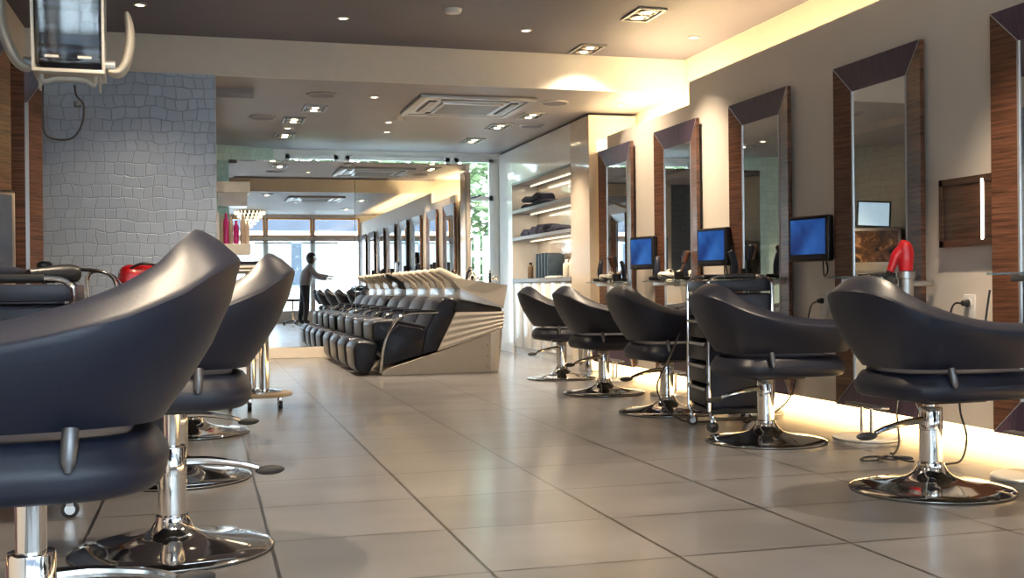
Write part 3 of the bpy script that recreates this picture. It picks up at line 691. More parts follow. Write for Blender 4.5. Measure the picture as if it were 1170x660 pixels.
# ------------------------------------------------------------------ trolleys
def make_trolley(label):
    t = thing('trolley', label, 'trolley', (0, 0, 0), 0, 'black salon trolleys')
    w, d = .20, .165
    finish('top_tray', box(BM(), -w, w, -d, d, .80, .865, .008), 'navy_plastic', t)
    finish('end_panel', box(BM(), -w+.02, w-.01, -d-.012, -d+.004, .13, .79, .02, 3), 'navy_plastic', t)
    finish('end_panel', box(BM(), -w+.02, w-.01, d-.004, d+.012, .13, .79, .02, 3), 'navy_plastic', t)
    for k in range(5): 
        z = .15+k*.128
        dr = finish('drawer', box(BM(), -w, w-.02, -d+.008, d-.008, z, z+.10, .008), 'black_plastic', t)
        finish('drawer_lip', box(BM(), -w-.012, -w+.004, -d+.02, d-.02, z+.085, z+.10, .003), 'grey_metal', dr)
    for s in (-1, 1):
        y = s*(d+.022)
        b = BM(); tube(b, [(-w+.01, y, .12), (-w+.01, y, .3), (-w+.01, y, .6), (-w+.01, y, .82), (-w+.025, y, .865), (-w+.07, y, .885), (-.05, y, .887), (.05, y, .887), (w-.07, y, .885), (w-.025, y, .865), (w-.01, y, .82), (w-.01, y, .6), (w-.01, y, .3), (w-.01, y, .12), (w-.03, y, .085), (w-.08, y, .075), (0, y, .075), (-w+.08, y, .075), (-w+.03, y, .085), (-w+.01, y, .12)], .011, 10, 4)
        fr = finish('tube_frame', b, 'chrome', t); finish('grip', cyl(BM(), (-.09, y, .887), (.09, y, .887), .0155, 14), 'black_plastic', fr)
        for sx in (-1, 1):
            cx = sx*(w-.03)
            cs = finish('caster', cyl(BM(), (cx-.0, y-.012, .032), (cx, y+.012, .032), .032, 20), 'rubber', t)
            b = BM(); box(b, cx-.014, cx+.014, y-.017, y+.017, .045, .078, .004); finish('fork', b, 'chrome', cs)
            finish('hub', cyl(BM(), (cx, y-.0135, .032), (cx, y+.0135, .032), .019, 16), 'chrome', cs)
    b = BM(); box(b, -w+.02, w-.02, -d, d, .10, .13, .005); finish('bottom_tray', b, 'black_plastic', t)
    return t
tr = make_trolley('black drawer trolley with chrome frame on casters in the right row')
tr.location = (2.965, 5.93, 0); tr.rotation_euler = (0, 0, -.12)
t2 = copy_tree(tr); t2['label'] = 'black drawer trolley with chrome frame in the left row behind the nearest chair'; t2.location = (-.66, 4.58, 0); t2.rotation_euler = (0, 0, .02)
# things on the left trolley
make_dryer('hair_dryer', 'second black hair dryer lying at the front of the left trolley', (-.72, 4.60, .905), 2.4, 'navy_plastic', .8, PI/2)
make_dryer('hair_dryer', 'black hair dryer lying on the left trolley', (-.53, 4.52, .905), .6, 'black_plastic', .85, PI/2)
b = BM(); 
rb = thing('handbag', 'shiny red bag behind the left trolley', 'bag', (-.29, 5.95, .797), .2)
rb.scale = (1.1, 1.1, 1.15)
b = BM(); box(b, -.115, .115, -.07, .07, .0, .15, .045, 4)
for v in b.verts: v.co.x += .12*(v.co.z-.07)*(1 if v.co.x > 0 else -.2)
finish('body', b, 'red_bag', rb, 60); b = BM(); tube(b, [(-.08, -.05, .13), (-.02, -.075, .155), (.06, -.078, .14), (.10, -.06, .11)], .006, 8, 5); finish('strap', b, 'black_plastic', rb)
bt = thing('side_cabinet', 'low dark cabinet behind the left trolley under the red bag', 'cabinet', (-.42, 5.95, 0))
finish('carcass', box(BM(), -.22, .22, -.13, .13, .05, .795, .006), 'navy_plastic', bt); finish('plinth', box(BM(), -.2, .2, -.11, .11, 0, .05), 'black_plastic', bt, 0)
b2 = thing('tool_rack', 'curved chrome tool rack on the cabinet behind the left trolley', 'rack', (-.55, 5.79, .796))
b = BM(); tube(b, [(-.14, 0, 0), (-.14, 0, .10), (-.10, 0, .145), (.02, 0, .145), (.10, 0, .125), (.13, 0, .08), (.14, 0, 0)], .009, 8, 5); finish('hoop', b, 'chrome', b2)
b = BM(); tube(b, [(.0, .03, 0), (.0, .03, .11), (.04, .03, .14), (.11, .03, .12), (.155, .03, .07), (.16, .03, 0)], .008, 8, 5); finish('hoop', b, 'chrome', b2)
finish('foot_plate', box(BM(), -.16, .17, -.02, .05, 0, .006), 'black_plastic', b2, 0)
bp_ = thing('brush_pot', 'black brush pot on the left trolley beside the wallpaper', 'brush holder', (-.72, 5.6, .80))
finish('pot', lathe(BM(), [(.035, 0), (.04, .003), (.045, .07), (.04, .07), (.036, .01), (0, .01)], n=20), 'black_plastic', bp_)
b = BM(); tube(b, [(0, 0, .03), (0, 0, .10), (0, 0, .11), (0, 0, .17), (0, 0, .18)], .03, 14, radii=[.012, .012, .035, .035, .02]); finish('brush', b, 'black_plastic', bp_)
ps = thing('side_table', 'low black table under the brush pot by the left wall', 'table', (-.80, 5.6, 0))
finish('table_top', box(BM(), -.15, .15, -.15, .15, .77, .80, .005), 'navy_plastic', ps); finish('leg', cyl(BM(), (0, 0, .02), (0, 0, .77), .025, 14), 'chrome', ps); finish('foot', lathe(BM(), [(.15, 0), (.15, .012), (.03, .025)], n=24), 'chrome', ps)

# monitors on the left wall
def left_monitor(y, label):
    t = thing('wall_monitor', label, 'monitor', (-1.04, y, 1.10), -.75)
    finish('housing', box(BM(), -.03, .025, -.17, .17, -.28, .25, .02, 3), 'steel', t)
    finish('screen', box(BM(), .0245, .027, -.14, .14, -.17, .225), 'frost', t, 0)
    b = BM(); tube(b, [(-.03, 0, 0), (-.12, -.06, 0), (-.27, -.26, 0)], .03, 10); finish('wall_bracket', b, 'black_plastic', t)
left_monitor(5.95, 'tall silver monitor on the left wall at the photo edge')

# ------------------------------------------------------------------ hood processor on its arm
cz = thing('hair_processor', 'ceiling high hair processor with clear centre hood and two curved side arms', 'hair processor', (-.535, 5.0, 1.75), .05)
cz.scale = (.9, .9, .95)
b = BM(); prism(b, [(-.10, .03), (.10, .03), (.17, .18), (.19, .50), (.10, .62), (-.10, .62), (-.17, .45)], 'x', -.15, .15, .015, 2); finish('centre_hood', b, 'clear_plastic', cz)
b = BM()
for x in (-.155, .145): prism(b, [(-.13, 0), (.13, 0), (.20, .18), (.22, .52), (.18, .52), (.15, .2), (.09, .03), (-.09, .03), (-.14, .2), (-.19, .45), (-.21, .45), (-.17, .18)], 'x', x, x+.012)
box(b, -.155, .157, -.13, .13, -.012, .004, .004)
finish('hood_rim', b, 'cream_plastic', cz)
b = BM(); 
for k in range(3):
    cyl(b, (-.14, -.03+.03*k, .10+.11*k), (.14, -.03+.03*k, .10+.11*k), .028, 14)
finish('heating_tubes', b, 'steel', cz)
b = BM(); box(b, -.10, -.04, -.135, -.128, .05, .06); box(b, .04, .10, -.135, -.128, .05, .06); finish('vent_slots', b, 'paper', cz, 0)
finish('reflector', box(BM(), -.14, .14, .06, .075, .08, .45, .004), 'steel', cz)
for s in (-1, 1):
    b = BM(); pr = []
    pts = [(s*.16, .02), (s*.225, .0), (s*.265, .10), (s*.27, .22), (s*.25, .30)]
    if s < 0: pts = [(-.16, .02), (-.215, .02), (-.27, .12), (-.30, .24), (-.285, .33)]
    for side in (-.08, .08): pass
    wv = [.04, .055, .075, .075, .05]; th = [.03, .045, .045, .04, .025]
    rings = []
    P2 = [Vector((p[0], 0, p[1])) for p in pts]
    for i, p in enumerate(P2):
        d = (P2[min(i+1, 4)]-P2[max(i-1, 0)]).normalized(); nx = Vector((d.z, 0, -d.x))
        ring = []
        for k in range(12):
            a = 2*PI*k/12; ring.append(b.verts.new(p+nx*th[i]*.6*math.cos(a)+Vector((0, wv[i]*math.sin(a), 0))))
        rings.append(ring)
    for A, B in zip(rings, rings[1:]):
        for k in range(12): b.faces.new([A[k], A[(k+1) % 12], B[(k+1) % 12], B[k]])
    b.faces.new(rings[0]); b.faces.new(rings[-1][::-1]); bmesh.ops.subdivide_edges(b, edges=[], cuts=1)
    ar = finish('side_arm', b, 'cream_plastic', cz, 50); md = ar.modifiers.new('sub', 'SUBSURF'); md.levels = 1; md.render_levels = 2
    finish('joint', cyl(BM(), (s*.15, 0, .045), (s*.20, 0, .045), .026, 16), 'grey_metal', cz)
b = BM(); tube(b, [(0, .10, .60), (0, .14, .80), (-.25, .10, .95), (-.62, .05, .86), (-.90, .05, .80)], .035, 14, 5); finish('support_arm', b, 'cream_plastic', cz)
b = BM(); tube(b, [(-.12, -.05, -.012), (-.11, -.06, -.045), (-.05, -.06, -.03), (.06, -.06, -.03), (.105, -.06, -.055), (.115, -.05, -.012)], .010, 10, 4); finish('grab_handle', b, 'cream_plastic', cz)
for x in (-.135, .125): finish('hood_lug', prism(BM(), [(-.05, -.012), (.05, -.012), (.02, -.075), (-.01, -.075)], 'x', x, x+.012, .004, 1), 'cream_plastic', cz)
b = BM(); tube(b, [(.02, -.03, -.05), (.03, -.05, -.10), (.06, -.05, -.14), (.05, -.05, -.23), (.0, -.05, -.29), (-.10, -.05, -.28), (-.115, -.05, -.18), (-.115, -.04, -.06)], .0045, 8, 6); finish('cord', b, 'black_plastic', cz)
b = BM(); box(b, .02, .05, -.065, -.045, -.15, -.125, .003); finish('cord_switch', b, 'black_plastic', cz)
b = BM(); cyl(b, (-.785, 5-.0, 2.54), (-.785, 5, 2.54), .02)
b.free()

# ------------------------------------------------------------------ round stand on casters
st = thing('product_stand', 'round beige topped stand on a wooden wheeled base behind the left chairs', 'stand', (.36, 8.08, 0))
finish('wheel_base', lathe(BM(), [(.235, .085), (.24, .09), (.24, .105), (.235, .11), (0, .11)], n=48), 'wood_base', st)
finish('foot_plate', lathe(BM(), [(.17, .111), (.17, .12), (.06, .135), (0, .135)], n=40), 'chrome', st)
for x in (-.045, .045): finish('post', cyl(BM(), (x, 0, .12), (x, 0, .95), .034, 20), 'chrome', st)
finish('table_top', lathe(BM(), [(.23, .95), (.245, .955), (.245, .97), (.235, .978), (0, .978)], n=48), 'ceramic', st)
for k in range(5):
    a = 2*PI*k/5+.6; x, y = .19*math.cos(a), .19*math.sin(a)
    cs = finish('caster', cyl(BM(), (x-.012, y, .03), (x+.012, y, .03), .03, 18), 'rubber', st)
    finish('fork', box(BM(), x-.016, x+.016, y-.014, y+.014, .04, .086, .003), 'chrome', cs)
    finish('hub', cyl(BM(), (x-.0135, y, .03), (x+.0135, y, .03), .016, 14), 'chrome', cs)
o = finish('foil_roll', cyl(BM(), (.20, 8.05, 1.01), (.42, 8.10, 1.01), .032, 20), 'chrome'); tag(o, 'shiny foil roll lying on the round stand', 'foil roll')
b = BM(); tube(b, [(.30, 8.20, .985), (.42, 8.16, 1.0), (.5, 8.12, 1.035)], .01, 8, 4, radii=[.012, .008, .003]); tag(finish('tint_brush', b, 'black_plastic'), 'dark tint brush lying on the round stand', 'brush')

# ------------------------------------------------------------------ product display on the pier
pd = thing('product_display', 'cream open display shelf holding pink bottles at the wallpaper edge', 'display shelf', (.11, 9.72, 0))
finish('top_box', box(BM(), 0, .275, -.05, .25, 1.665, 1.755, .003), 'cream_plastic', pd, 0)
finish('valance', box(BM(), .01, .25, -.03, .23, 1.55, 1.665), 'bronze', pd, 0)
finish('shelf', box(BM(), 0, .275, -.05, .25, 1.14, 1.23, .003), 'cream_plastic', pd, 0)
finish('back_panel', box(BM(), 0, .02, -.03, .25, 1.23, 1.50), 'beige_gloss', pd, 0)
def pbot(x, y, m, r, h, label, group):
    bottle('bottle', m, m, x, y, 1.2301, r, h, label, group)
pbot(.185, 9.72, 'pink', .023, .262, 'taller pink bottle on the display shelf', 'bottles on the display shelf')
pbot(.268, 9.72, 'pink', .023, .198, 'shorter pink bottle on the display shelf', 'bottles on the display shelf')
pbot(.152, 9.74, 'beige_bottle', .016, .25, 'tall beige bottle left of the pink bottles', 'bottles on the display shelf')
pbot(.226, 9.76, 'beige_bottle', .019, .24, 'beige bottle between the two pink bottles', 'bottles on the display shelf')
pbot(.325, 9.76, 'beige_bottle', .024, .25, 'wide beige bottle right of the pink bottles', 'bottles on the display shelf')
pbot(.36, 9.70, 'beige_bottle', .017, .20, 'small beige bottle at the right end of the display shelf', 'bottles on the display shelf')

# ------------------------------------------------------------------ shampoo units
UX = 2.2
def rounded(poly, y0, y1, m, nm, parent, bev=.02, seg=3, smooth=60):
    b = BM(); prism(b, [(x-UX, z) for x, z in poly], 'y', y0, y1, bev, seg); return finish(nm, b, m, parent, smooth)
def make_wash(label):
    t = thing('shampoo_unit', label, 'shampoo unit', (UX, 0, 0), 0, 'shampoo units in a row')
    W = .735
    rounded([(1.64, 0), (1.64, .03), (1.70, .07), (2.19, .213), (2.84, .43), (2.84, .36), (2.80, .0)], 0, W, 'taupe', 'base', t, .004, 1, 20)
    b = BM(); prism(b, [(2.72-UX, .0), (2.72-UX, .39), (2.82-UX, .425), (2.80-UX, 0)], 'y', -.006, W+.003, .01, 2); finish('rear_column', b, 'steel_warm', t, 30)
    b = BM()
    for z in (.06, .16, .27): ball(b, (2.69-UX, -.001, z), .006, 1, .5, 1, 8, 6)
    finish('screws', b, 'black_plastic', t)
    # ribbed cladding
    b = BM(); nu, nv = 10, 60
    def pt(u, v):
        l = Vector((2.185, .222)).lerp(Vector((2.375, .600)), v); r = Vector((2.85, .43)).lerp(Vector((2.865, .600)), v); return l.lerp(r, u)
    gl = []
    for s, y in ((-1, 0), (1, W)):
        g = [[None]*(nv+1) for _ in range(nu+1)]
        for i in range(nu+1):
            for j in range(nv+1):
                p = pt(i/nu, j/nv); dy = .0065*(.5-.5*math.cos(2*PI*5*j/nv))
                g[i][j] = b.verts.new((p.x-UX, y+s*dy, p.y))
        for i in range(nu):
            for j in range(nv): b.faces.new([g[i][j], g[i+1][j], g[i+1][j+1], g[i][j+1]])
        gl.append(g)
    A, B = gl
    for i in range(nu): 
        b.faces.new([A[i][0], B[i][0], B[i+1][0], A[i+1][0]]); b.faces.new([A[i][nv], A[i+1][nv], B[i+1][nv], B[i][nv]])
    for j in range(nv): 
        b.faces.new([A[0][j], A[0][j+1], B[0][j+1], B[0][j]]); b.faces.new([A[nu][j], B[nu][j], B[nu][j+1], A[nu][j+1]])
    finish('ribbed_cladding', b, 'steel_warm', t, 70)
    rounded([(2.38, .60), (2.33, .70), (2.40, .735), (2.84, .655), (2.85, .60)], .03, W-.03, 'black_plastic', 'neck_block', t, .006, 1)
    rounded([(2.42, .725), (2.42, .835), (2.86, .655), (2.86, .63)], .004, W-.004, 'silver_trim', 'basin_underside', t, .008, 2, 30)
    # basin
    b = BM(); prof_b = [(2.35, .945, .15), (2.43, .842, .12), (2.862, .652, .0), (2.90, .862, .0), (2.62, .903, .02)]
    lo = [b.verts.new((x-UX, t_, z)) for x, z, t_ in prof_b]; hi = [b.verts.new((x-UX, W-t_, z)) for x, z, t_ in prof_b]
    b.faces.new(lo); b.faces.new(hi[::-1]); ft = []
    for k in range(5):
        f_ = b.faces.new([lo[k], hi[k], hi[(k+1) % 5], lo[(k+1) % 5]])
        if k in (3, 4): ft.append(f_)
    bmesh.ops.recalc_face_normals(b, faces=b.faces[:])
    bmesh.ops.inset_region(b, faces=ft, thickness=.04, depth=0)
    for v in {v for f_ in ft for v in f_.verts}: v.co.z -= .10
    for yc in (.19, W-.19):
        tube(b, [(2.215-UX, yc, .998), (2.25-UX, yc, 1.008), (2.32-UX, yc, .975), (2.42-UX, yc, .915), (2.52-UX, yc, .845)], .03, 12, 4, radii=[.016, .032, .042, .048, .040])
    bs = finish('basin', b, 'ceramic', t, 40)
    b = BM(); tube(b, [(2.53-UX, .22, .90), (2.545-UX, .22, .975), (2.57-UX, .22, 1.02)], .014, 12, radii=[.012, .013, .016]); sp = finish('spray_handle', b, 'black_plastic', bs)
    finish('spray_head', ball(BM(), (2.575-UX, .22, 1.03), .018), 'chrome', sp)
    b = BM(); tube(b, [(2.62-UX, .45, .88), (2.62-UX, .45, .95), (2.65-UX, .45, .975), (2.70-UX, .45, .955)], .014, 12, 4); finish('mixer_tap', b, 'chrome', bs)
    b = BM(); tube(b, [(2.755-UX, .12, .86), (2.752-UX, .12, .985)], .013, 12); sp = finish('spray_handle', b, 'black_plastic', bs); finish('spray_head', ball(BM(), (2.752-UX, .12, .995), .017), 'chrome', sp)
    b = BM(); tube(b, [(2.85-UX, .22, .84), (2.86-UX, .22, .915), (2.835-UX, .22, .945), (2.80-UX, .22, .92)], .013, 12, 4); tube(b, [(2.84-UX, .22, .93), (2.74-UX, .22, .945)], .005, 8); finish('mixer_tap', b, 'chrome', bs)
    # seat side panels
    side = [(1.65, .095), (2.03, .19), (2.07, .43), (2.02, .45), (1.81, .49), (1.72, .40), (1.665, .25)]
    for y in (.004, W-.054): rounded(side, y, y+.05, 'leather_black', 'side_panel', t, .008, 2)
    rounded([(2.03, .195), (2.185, .225), (2.395, .69), (2.365, .735), (2.27, .752), (2.215, .71), (2.07, .43)], .0, W, 'leather_black', 'backrest', t, .022, 3)
    rounded([(1.56, .33), (1.555, .50), (1.60, .53), (1.80, .535), (2.12, .47), (2.10, .33)], .065, W-.065, 'leather_black', 'seat', t, .025, 3)
    rounded([(1.39, .07), (1.375, .27), (1.43, .335), (1.60, .325), (1.625, .27), (1.575, .10), (1.52, .018), (1.45, .015)], .07, W-.07, 'leather_black', 'footrest', t, .03, 3)
    b = BM(); tube(b, [(1.55-UX, W/2, .30), (1.70-UX, W/2, .16)], .02, 10); finish('footrest_arm', b, 'steel', t)
    for y in (.012, W-.012):
        b = BM(); tube(b, [(1.632-UX, y, .03), (1.66-UX, y, .26), (1.72-UX, y, .43), (1.80-UX, y, .545), (1.90-UX, y, .59), (2.03-UX, y, .602), (2.20-UX, y, .602)], .014, 10, 5)
        ar = finish('armrest', b, 'chrome', t); finish('arm_pad', box(BM(), 1.86-UX, 2.19-UX, y-.018, y+.018, .600, .628, .008), 'leather_black', ar)
    return t
w0 = make_wash('black shampoo chair and cream basin at the near end of the row'); w0.location = (UX, 10.62, 0)
for k, lab in enumerate(('black shampoo chair and cream basin second from the near end', 'black shampoo chair and cream basin third from the near end', 'black shampoo chair and cream basin against the mirror partition')):
    c = copy_tree(w0); c.location = (UX, 10.62+.763*(k+1), 0); c['label'] = lab

# ------------------------------------------------------------------ ceiling fittings
def spot(loc, energy, size, blend, col=(1, .80, .57), r=.04, rot=(0, 0, 0)):
    l = bpy.data.lights.new('spot', 'SPOT'); l.energy = energy; l.spot_size = size; l.spot_blend = blend; l.color = col; l.shadow_soft_size = r
    o = bpy.data.objects.new('spot_lamp', l); C.objects.link(o); o.location = loc; o.rotation_euler = rot; return o
def make_twin(label):
    t = thing('twin_spotlight', label, 'ceiling spotlight', (0, 0, 0), 0, 'twin recessed ceiling spotlights')
    b = BM()
    for a in ((-.115, -.095, -.2, .2), (.095, .115, -.2, .2), (-.115, .115, -.2, -.18), (-.115, .115, .18, .2)): box(b, *a, -.014, 0)
    finish('frame', b, 'grey_metal', t, 0); finish('recess', box(BM(), -.095, .095, -.18, .18, -.004, -.001), 'black_plastic', t, 0)
    for y in (-.085, .085):
        lm = finish('lamp', lathe(BM(), [(.075, -.004), (.075, -.014), (.06, -.016), (.045, -.008), (0, -.006)], (0, y, 0), 28), 'lamp_reflector', t); finish('bulb', lathe(BM(), [(.034, -.009), (.033, -.016), (.02, -.018), (0, -.018)], (0, y, 0), 20), 'bulb', lm)
    return t
tw = None
TW = [(3.31, 8.03, ZC, 'twin ceiling spotlight nearest the camera at the top right'), (3.30, 9.32, ZC, 'twin ceiling spotlight just before the beam'),
      (1.07, 11.10, ZF, 'twin ceiling spotlight on the left behind the beam'), (.93, 11.9, ZF, 'middle twin ceiling spotlight of the left trio'), (.92, 13.1, ZF, 'farthest twin ceiling spotlight of the left trio'),
      (3.30, 11.1, ZF, 'twin ceiling spotlight right of the air conditioner'), (3.17, 11.9, ZF, 'middle twin ceiling spotlight of the right trio'), (3.16, 13.1, ZF, 'farthest twin ceiling spotlight of the right trio'),
      (.2, 8.0, ZC, 'twin ceiling spotlight above the left chairs'), (3.2, 4.2, ZN, 'twin ceiling spotlight over the right row by the entrance'), (1.2, 5.3, ZN, 'twin ceiling spotlight in the middle by the entrance'), (3.2, 1.6, ZN, 'twin ceiling spotlight close to the shop front'),
      (-.1, 4.2, ZN, 'added unseen twin ceiling spotlight over the left row by the entrance'), (-.1, 2.2, ZN, 'added unseen twin ceiling spotlight over the nearest left chair')]  # last pair added out of view to brighten the left chair rims
for i, (x, y, z, lab) in enumerate(TW):
    if tw is None: tw = make_twin(lab); c = tw
    else: c = copy_tree(tw); c['label'] = lab
    c.location = (x, y, z)
    e = 60 if i == 1 else (125 if x > 3 else 125)
    spot((x, y, z-.03), e, 2.2 if i == 1 else (1.55 if x > 3 else 1.9), .9)
def make_down(label):
    t = thing('downlight', label, 'downlight', (0, 0, 0), 0, 'small round ceiling downlights')
    finish('rim', lathe(BM(), [(.05, 0), (.05, -.006), (.036, -.010), (.032, -.004)], n=28), 'steel', t); finish('lens', lathe(BM(), [(.034, -.003), (.03, -.007), (0, -.008)], n=24), 'bulb', t); return t
dn = None
DL = [(1.065, 8.68, ZC, 'round downlight in the dark ceiling left of the smoke detector'), (2.57, 8.75, ZC, 'round downlight in the dark ceiling right of the smoke detector'), (4.04, 8.68, ZC, 'round downlight beside the lit cove'), (-.435, 8.61, ZC, 'round downlight above the wallpapered wall'),
      (1.55, 10.32, ZF, 'round downlight left of the air conditioner'), (.91, 12.5, ZF, 'round downlight between the left twin spotlights'), (1.93, 11.85, ZF, 'round downlight beyond the air conditioner'), (3.98, 10.25, ZF, 'round downlight at the far end of the cove'),
      (2.03, 12.6, ZF, 'small round downlight farthest back'), (1.9, 3.4, ZN, 'round downlight by the entrance'), (.6, 2.4, ZN, 'round downlight above the nearest left chair')]
for i, (x, y, z, lab) in enumerate(DL):
    if dn is None: dn = make_down(lab); c = dn
    else: c = copy_tree(dn); c['label'] = lab
    c.location = (x, y, z); spot((x, y, z-.02), 7 if x > 3.9 else 40, 1.9, .7)
spk = None
for x, y, lab in ((1.06, 10.31, 'round ceiling speaker left of the air conditioner'), (3.30, 10.28, 'round ceiling speaker right of the air conditioner'), (3.52, 11.8, 'round ceiling speaker near the shelving unit'), (.53, 11.8, 'round ceiling speaker at the far left')):
    if spk is None:
        spk = thing('ceiling_speaker', lab, 'speaker', (0, 0, 0), 0, 'round ceiling speakers'); finish('rim', lathe(BM(), [(.14, 0), (.14, -.008), (.125, -.014), (.122, -.01)], n=40), 'grey_metal', spk); finish('grille', lathe(BM(), [(.124, -.006), (.12, -.012), (0, -.018)], n=40), 'ceiling', spk); c = spk
    else: c = copy_tree(spk); c['label'] = lab
    c.location = (x, y, ZF if (x, y) != (.53, 11.8) else ZF)
    if x == .53: c.location = (.6, 11.8, ZF)
sd = None
for x, y, z, lab in ((1.84, 8.22, ZC, 'white smoke detector on the dark ceiling'), (2.0, 11.55, ZF, 'small white detector beyond the air conditioner')):
    if sd is None:
        sd = thing('smoke_detector', lab, 'smoke detector', (0, 0, 0), 0); finish('body', lathe(BM(), [(.07, 0), (.07, -.012), (.058, -.03), (.045, -.035), (0, -.036)], n=32), 'white_gloss', sd); c = sd
    else: c = copy_tree(sd); c['label'] = lab; c.scale = (.8, .8, .8)
    c.location = (x, y, z)
def make_ac(label):
    t = thing('air_conditioner', label, 'air conditioner', (0, 0, 0)); s = .56
    b = BM()
    for a in ((-s, s, -s, -s+.07), (-s, s, s-.07, s), (-s, -s+.07, -s, s), (s-.07, s, -s, s)): box(b, *a, -.035, 0, .006)
    finish('frame', b, 'grey_metal', t)
    finish('grille', box(BM(), -.30, .30, -.30, .30, -.045, -.02, .006), 'silver_trim', t)
    b = BM()
    for k in range(22): box(b, -.27, .27, -.27+k*.0255, -.262+k*.0255, -.05, -.045)
    finish('grille_slats', b, 'grey_metal', t, 0)
    finish('inner_plate', box(BM(), -.49, .49, -.49, .49, -.022, -.004), 'silver_trim', t, 0)
    for k in range(4):
        mt = Matrix.Rotation(k*PI/2, 4, 'Z'); b = BM(); box(b, -.33, .33, -.44, -.36, -.028, -.02, mtx=mt); fl = finish('outlet', b, 'black_plastic', t, 0); b = BM(); box(b, -.32, .32, -.425, -.375, -.036, -.030, mtx=mt @ Matrix.Translation((0, 0, 0))); finish('flap', b, 'grey_metal', fl, 0)
    return t
ac = make_ac('square ceiling cassette air conditioner just behind the beam'); ac.location = (2.50, 10.62, ZF)
c = copy_tree(ac); c['label'] = 'square ceiling cassette air conditioner near the entrance, reflected in the partition'; c.location = (2.2, 4.5, ZN); c.rotation_euler = (0, 0, 0)

# ------------------------------------------------------------------ things seen only in the mirrors
ks = thing('coffee_machine', 'tall steel machine with marbled brown front and tilted pale screen, seen in a mirror', 'vending machine', (-.30, 11.90, 0), -.95)
finish('lower_cabinet', box(BM(), -.2, .2, -.3, .3, 0, .92, .008), 'steel_warm', ks)
finish('upper_housing', box(BM(), -.2, .18, -.28, .28, .92, 1.52, .01), 'steel', ks)
finish('front_picture', box(BM(), .18, .186, -.25, .25, 1.10, 1.48), 'marbled', ks, 0)
finish('drip_tray', box(BM(), .18, .26, -.22, .22, .93, .96, .005), 'black_plastic', ks)
sc_ = finish('tilted_screen', box(BM(), -.015, .015, -.20, .20, -.165, .165, .008), 'black_plastic', ks); sc_.location = (.14, .03, 1.68); sc_.rotation_euler = (.06, -.18, -.15)
s2 = finish('display', box(BM(), .0155, .0165, -.178, .178, -.143, .143), 'tablet_screen', sc_, 0)
chd = thing('chandelier', 'crystal chandelier hanging near the shop front, seen in the partition mirror', 'chandelier', (1.05, .7, 2.70))
finish('rod', cyl(BM(), (0, 0, -.04), (0, 0, 0), .012, 10), 'chrome', chd)
b = BM()
for tier, (r, z) in enumerate(((.34, -.05), (.27, -.13), (.19, -.21), (.11, -.29), (.04, -.36))):
    n = max(5, int(r*70))
    for k in range(n):
        a = 2*PI*k/n; ball(b, (r*math.cos(a), r*math.sin(a), z), .035, .7, .7, 1.3, 6, 4)
finish('crystals', b, 'crystal', chd, 30)
b = BM()
for r, z in ((.34, -.02), (.27, -.10), (.19, -.18)): lathe(b, [(r, z), (r+.01, z-.01), (r-.01, z-.012), (r-.015, z)], n=32)
finish('rings', b, 'chrome', chd)
for x, lab in ((1.25, 'left white poster in the shop window seen in the mirror'), (2.40, 'right white poster in the shop window seen in the mirror')):
    p = thing('window_poster', lab, 'poster', (x, YFR+.03, 1.0), 0, 'white posters in the shop window')
    b = BM(); prism(b, [(-.05, 0), (.85, 0), (.85, 1.0), (-.05, 1.0)], 'y', 0, .003); finish('sheet', b, 'poster', p, 0); finish('top_rail', box(BM(), -.06, .86, -.006, .009, .99, 1.02), 'grey_metal', p, 0)
rs = thing('stool', 'round dark work stool on a five star base, seen in the mirror', 'stool', (2.02, .75, 0))
finish('seat', lathe(BM(), [(.17, .56), (.185, .57), (.185, .60), (.17, .62), (0, .625)], n=32), 'leather_black', rs); finish('column', cyl(BM(), (0, 0, .10), (0, 0, .56), .022, 16), 'chrome', rs)
for k in range(5):
    a = 2*PI*k/5; x, y = .25*math.cos(a), .25*math.sin(a)
    lg = finish('leg', tube(BM(), [(0, 0, .12), (x, y, .075)], .018, 10), 'black_plastic', rs); finish('caster', cyl(BM(), (x-.01, y, .03), (x+.01, y, .03), .03, 14), 'rubber', lg)

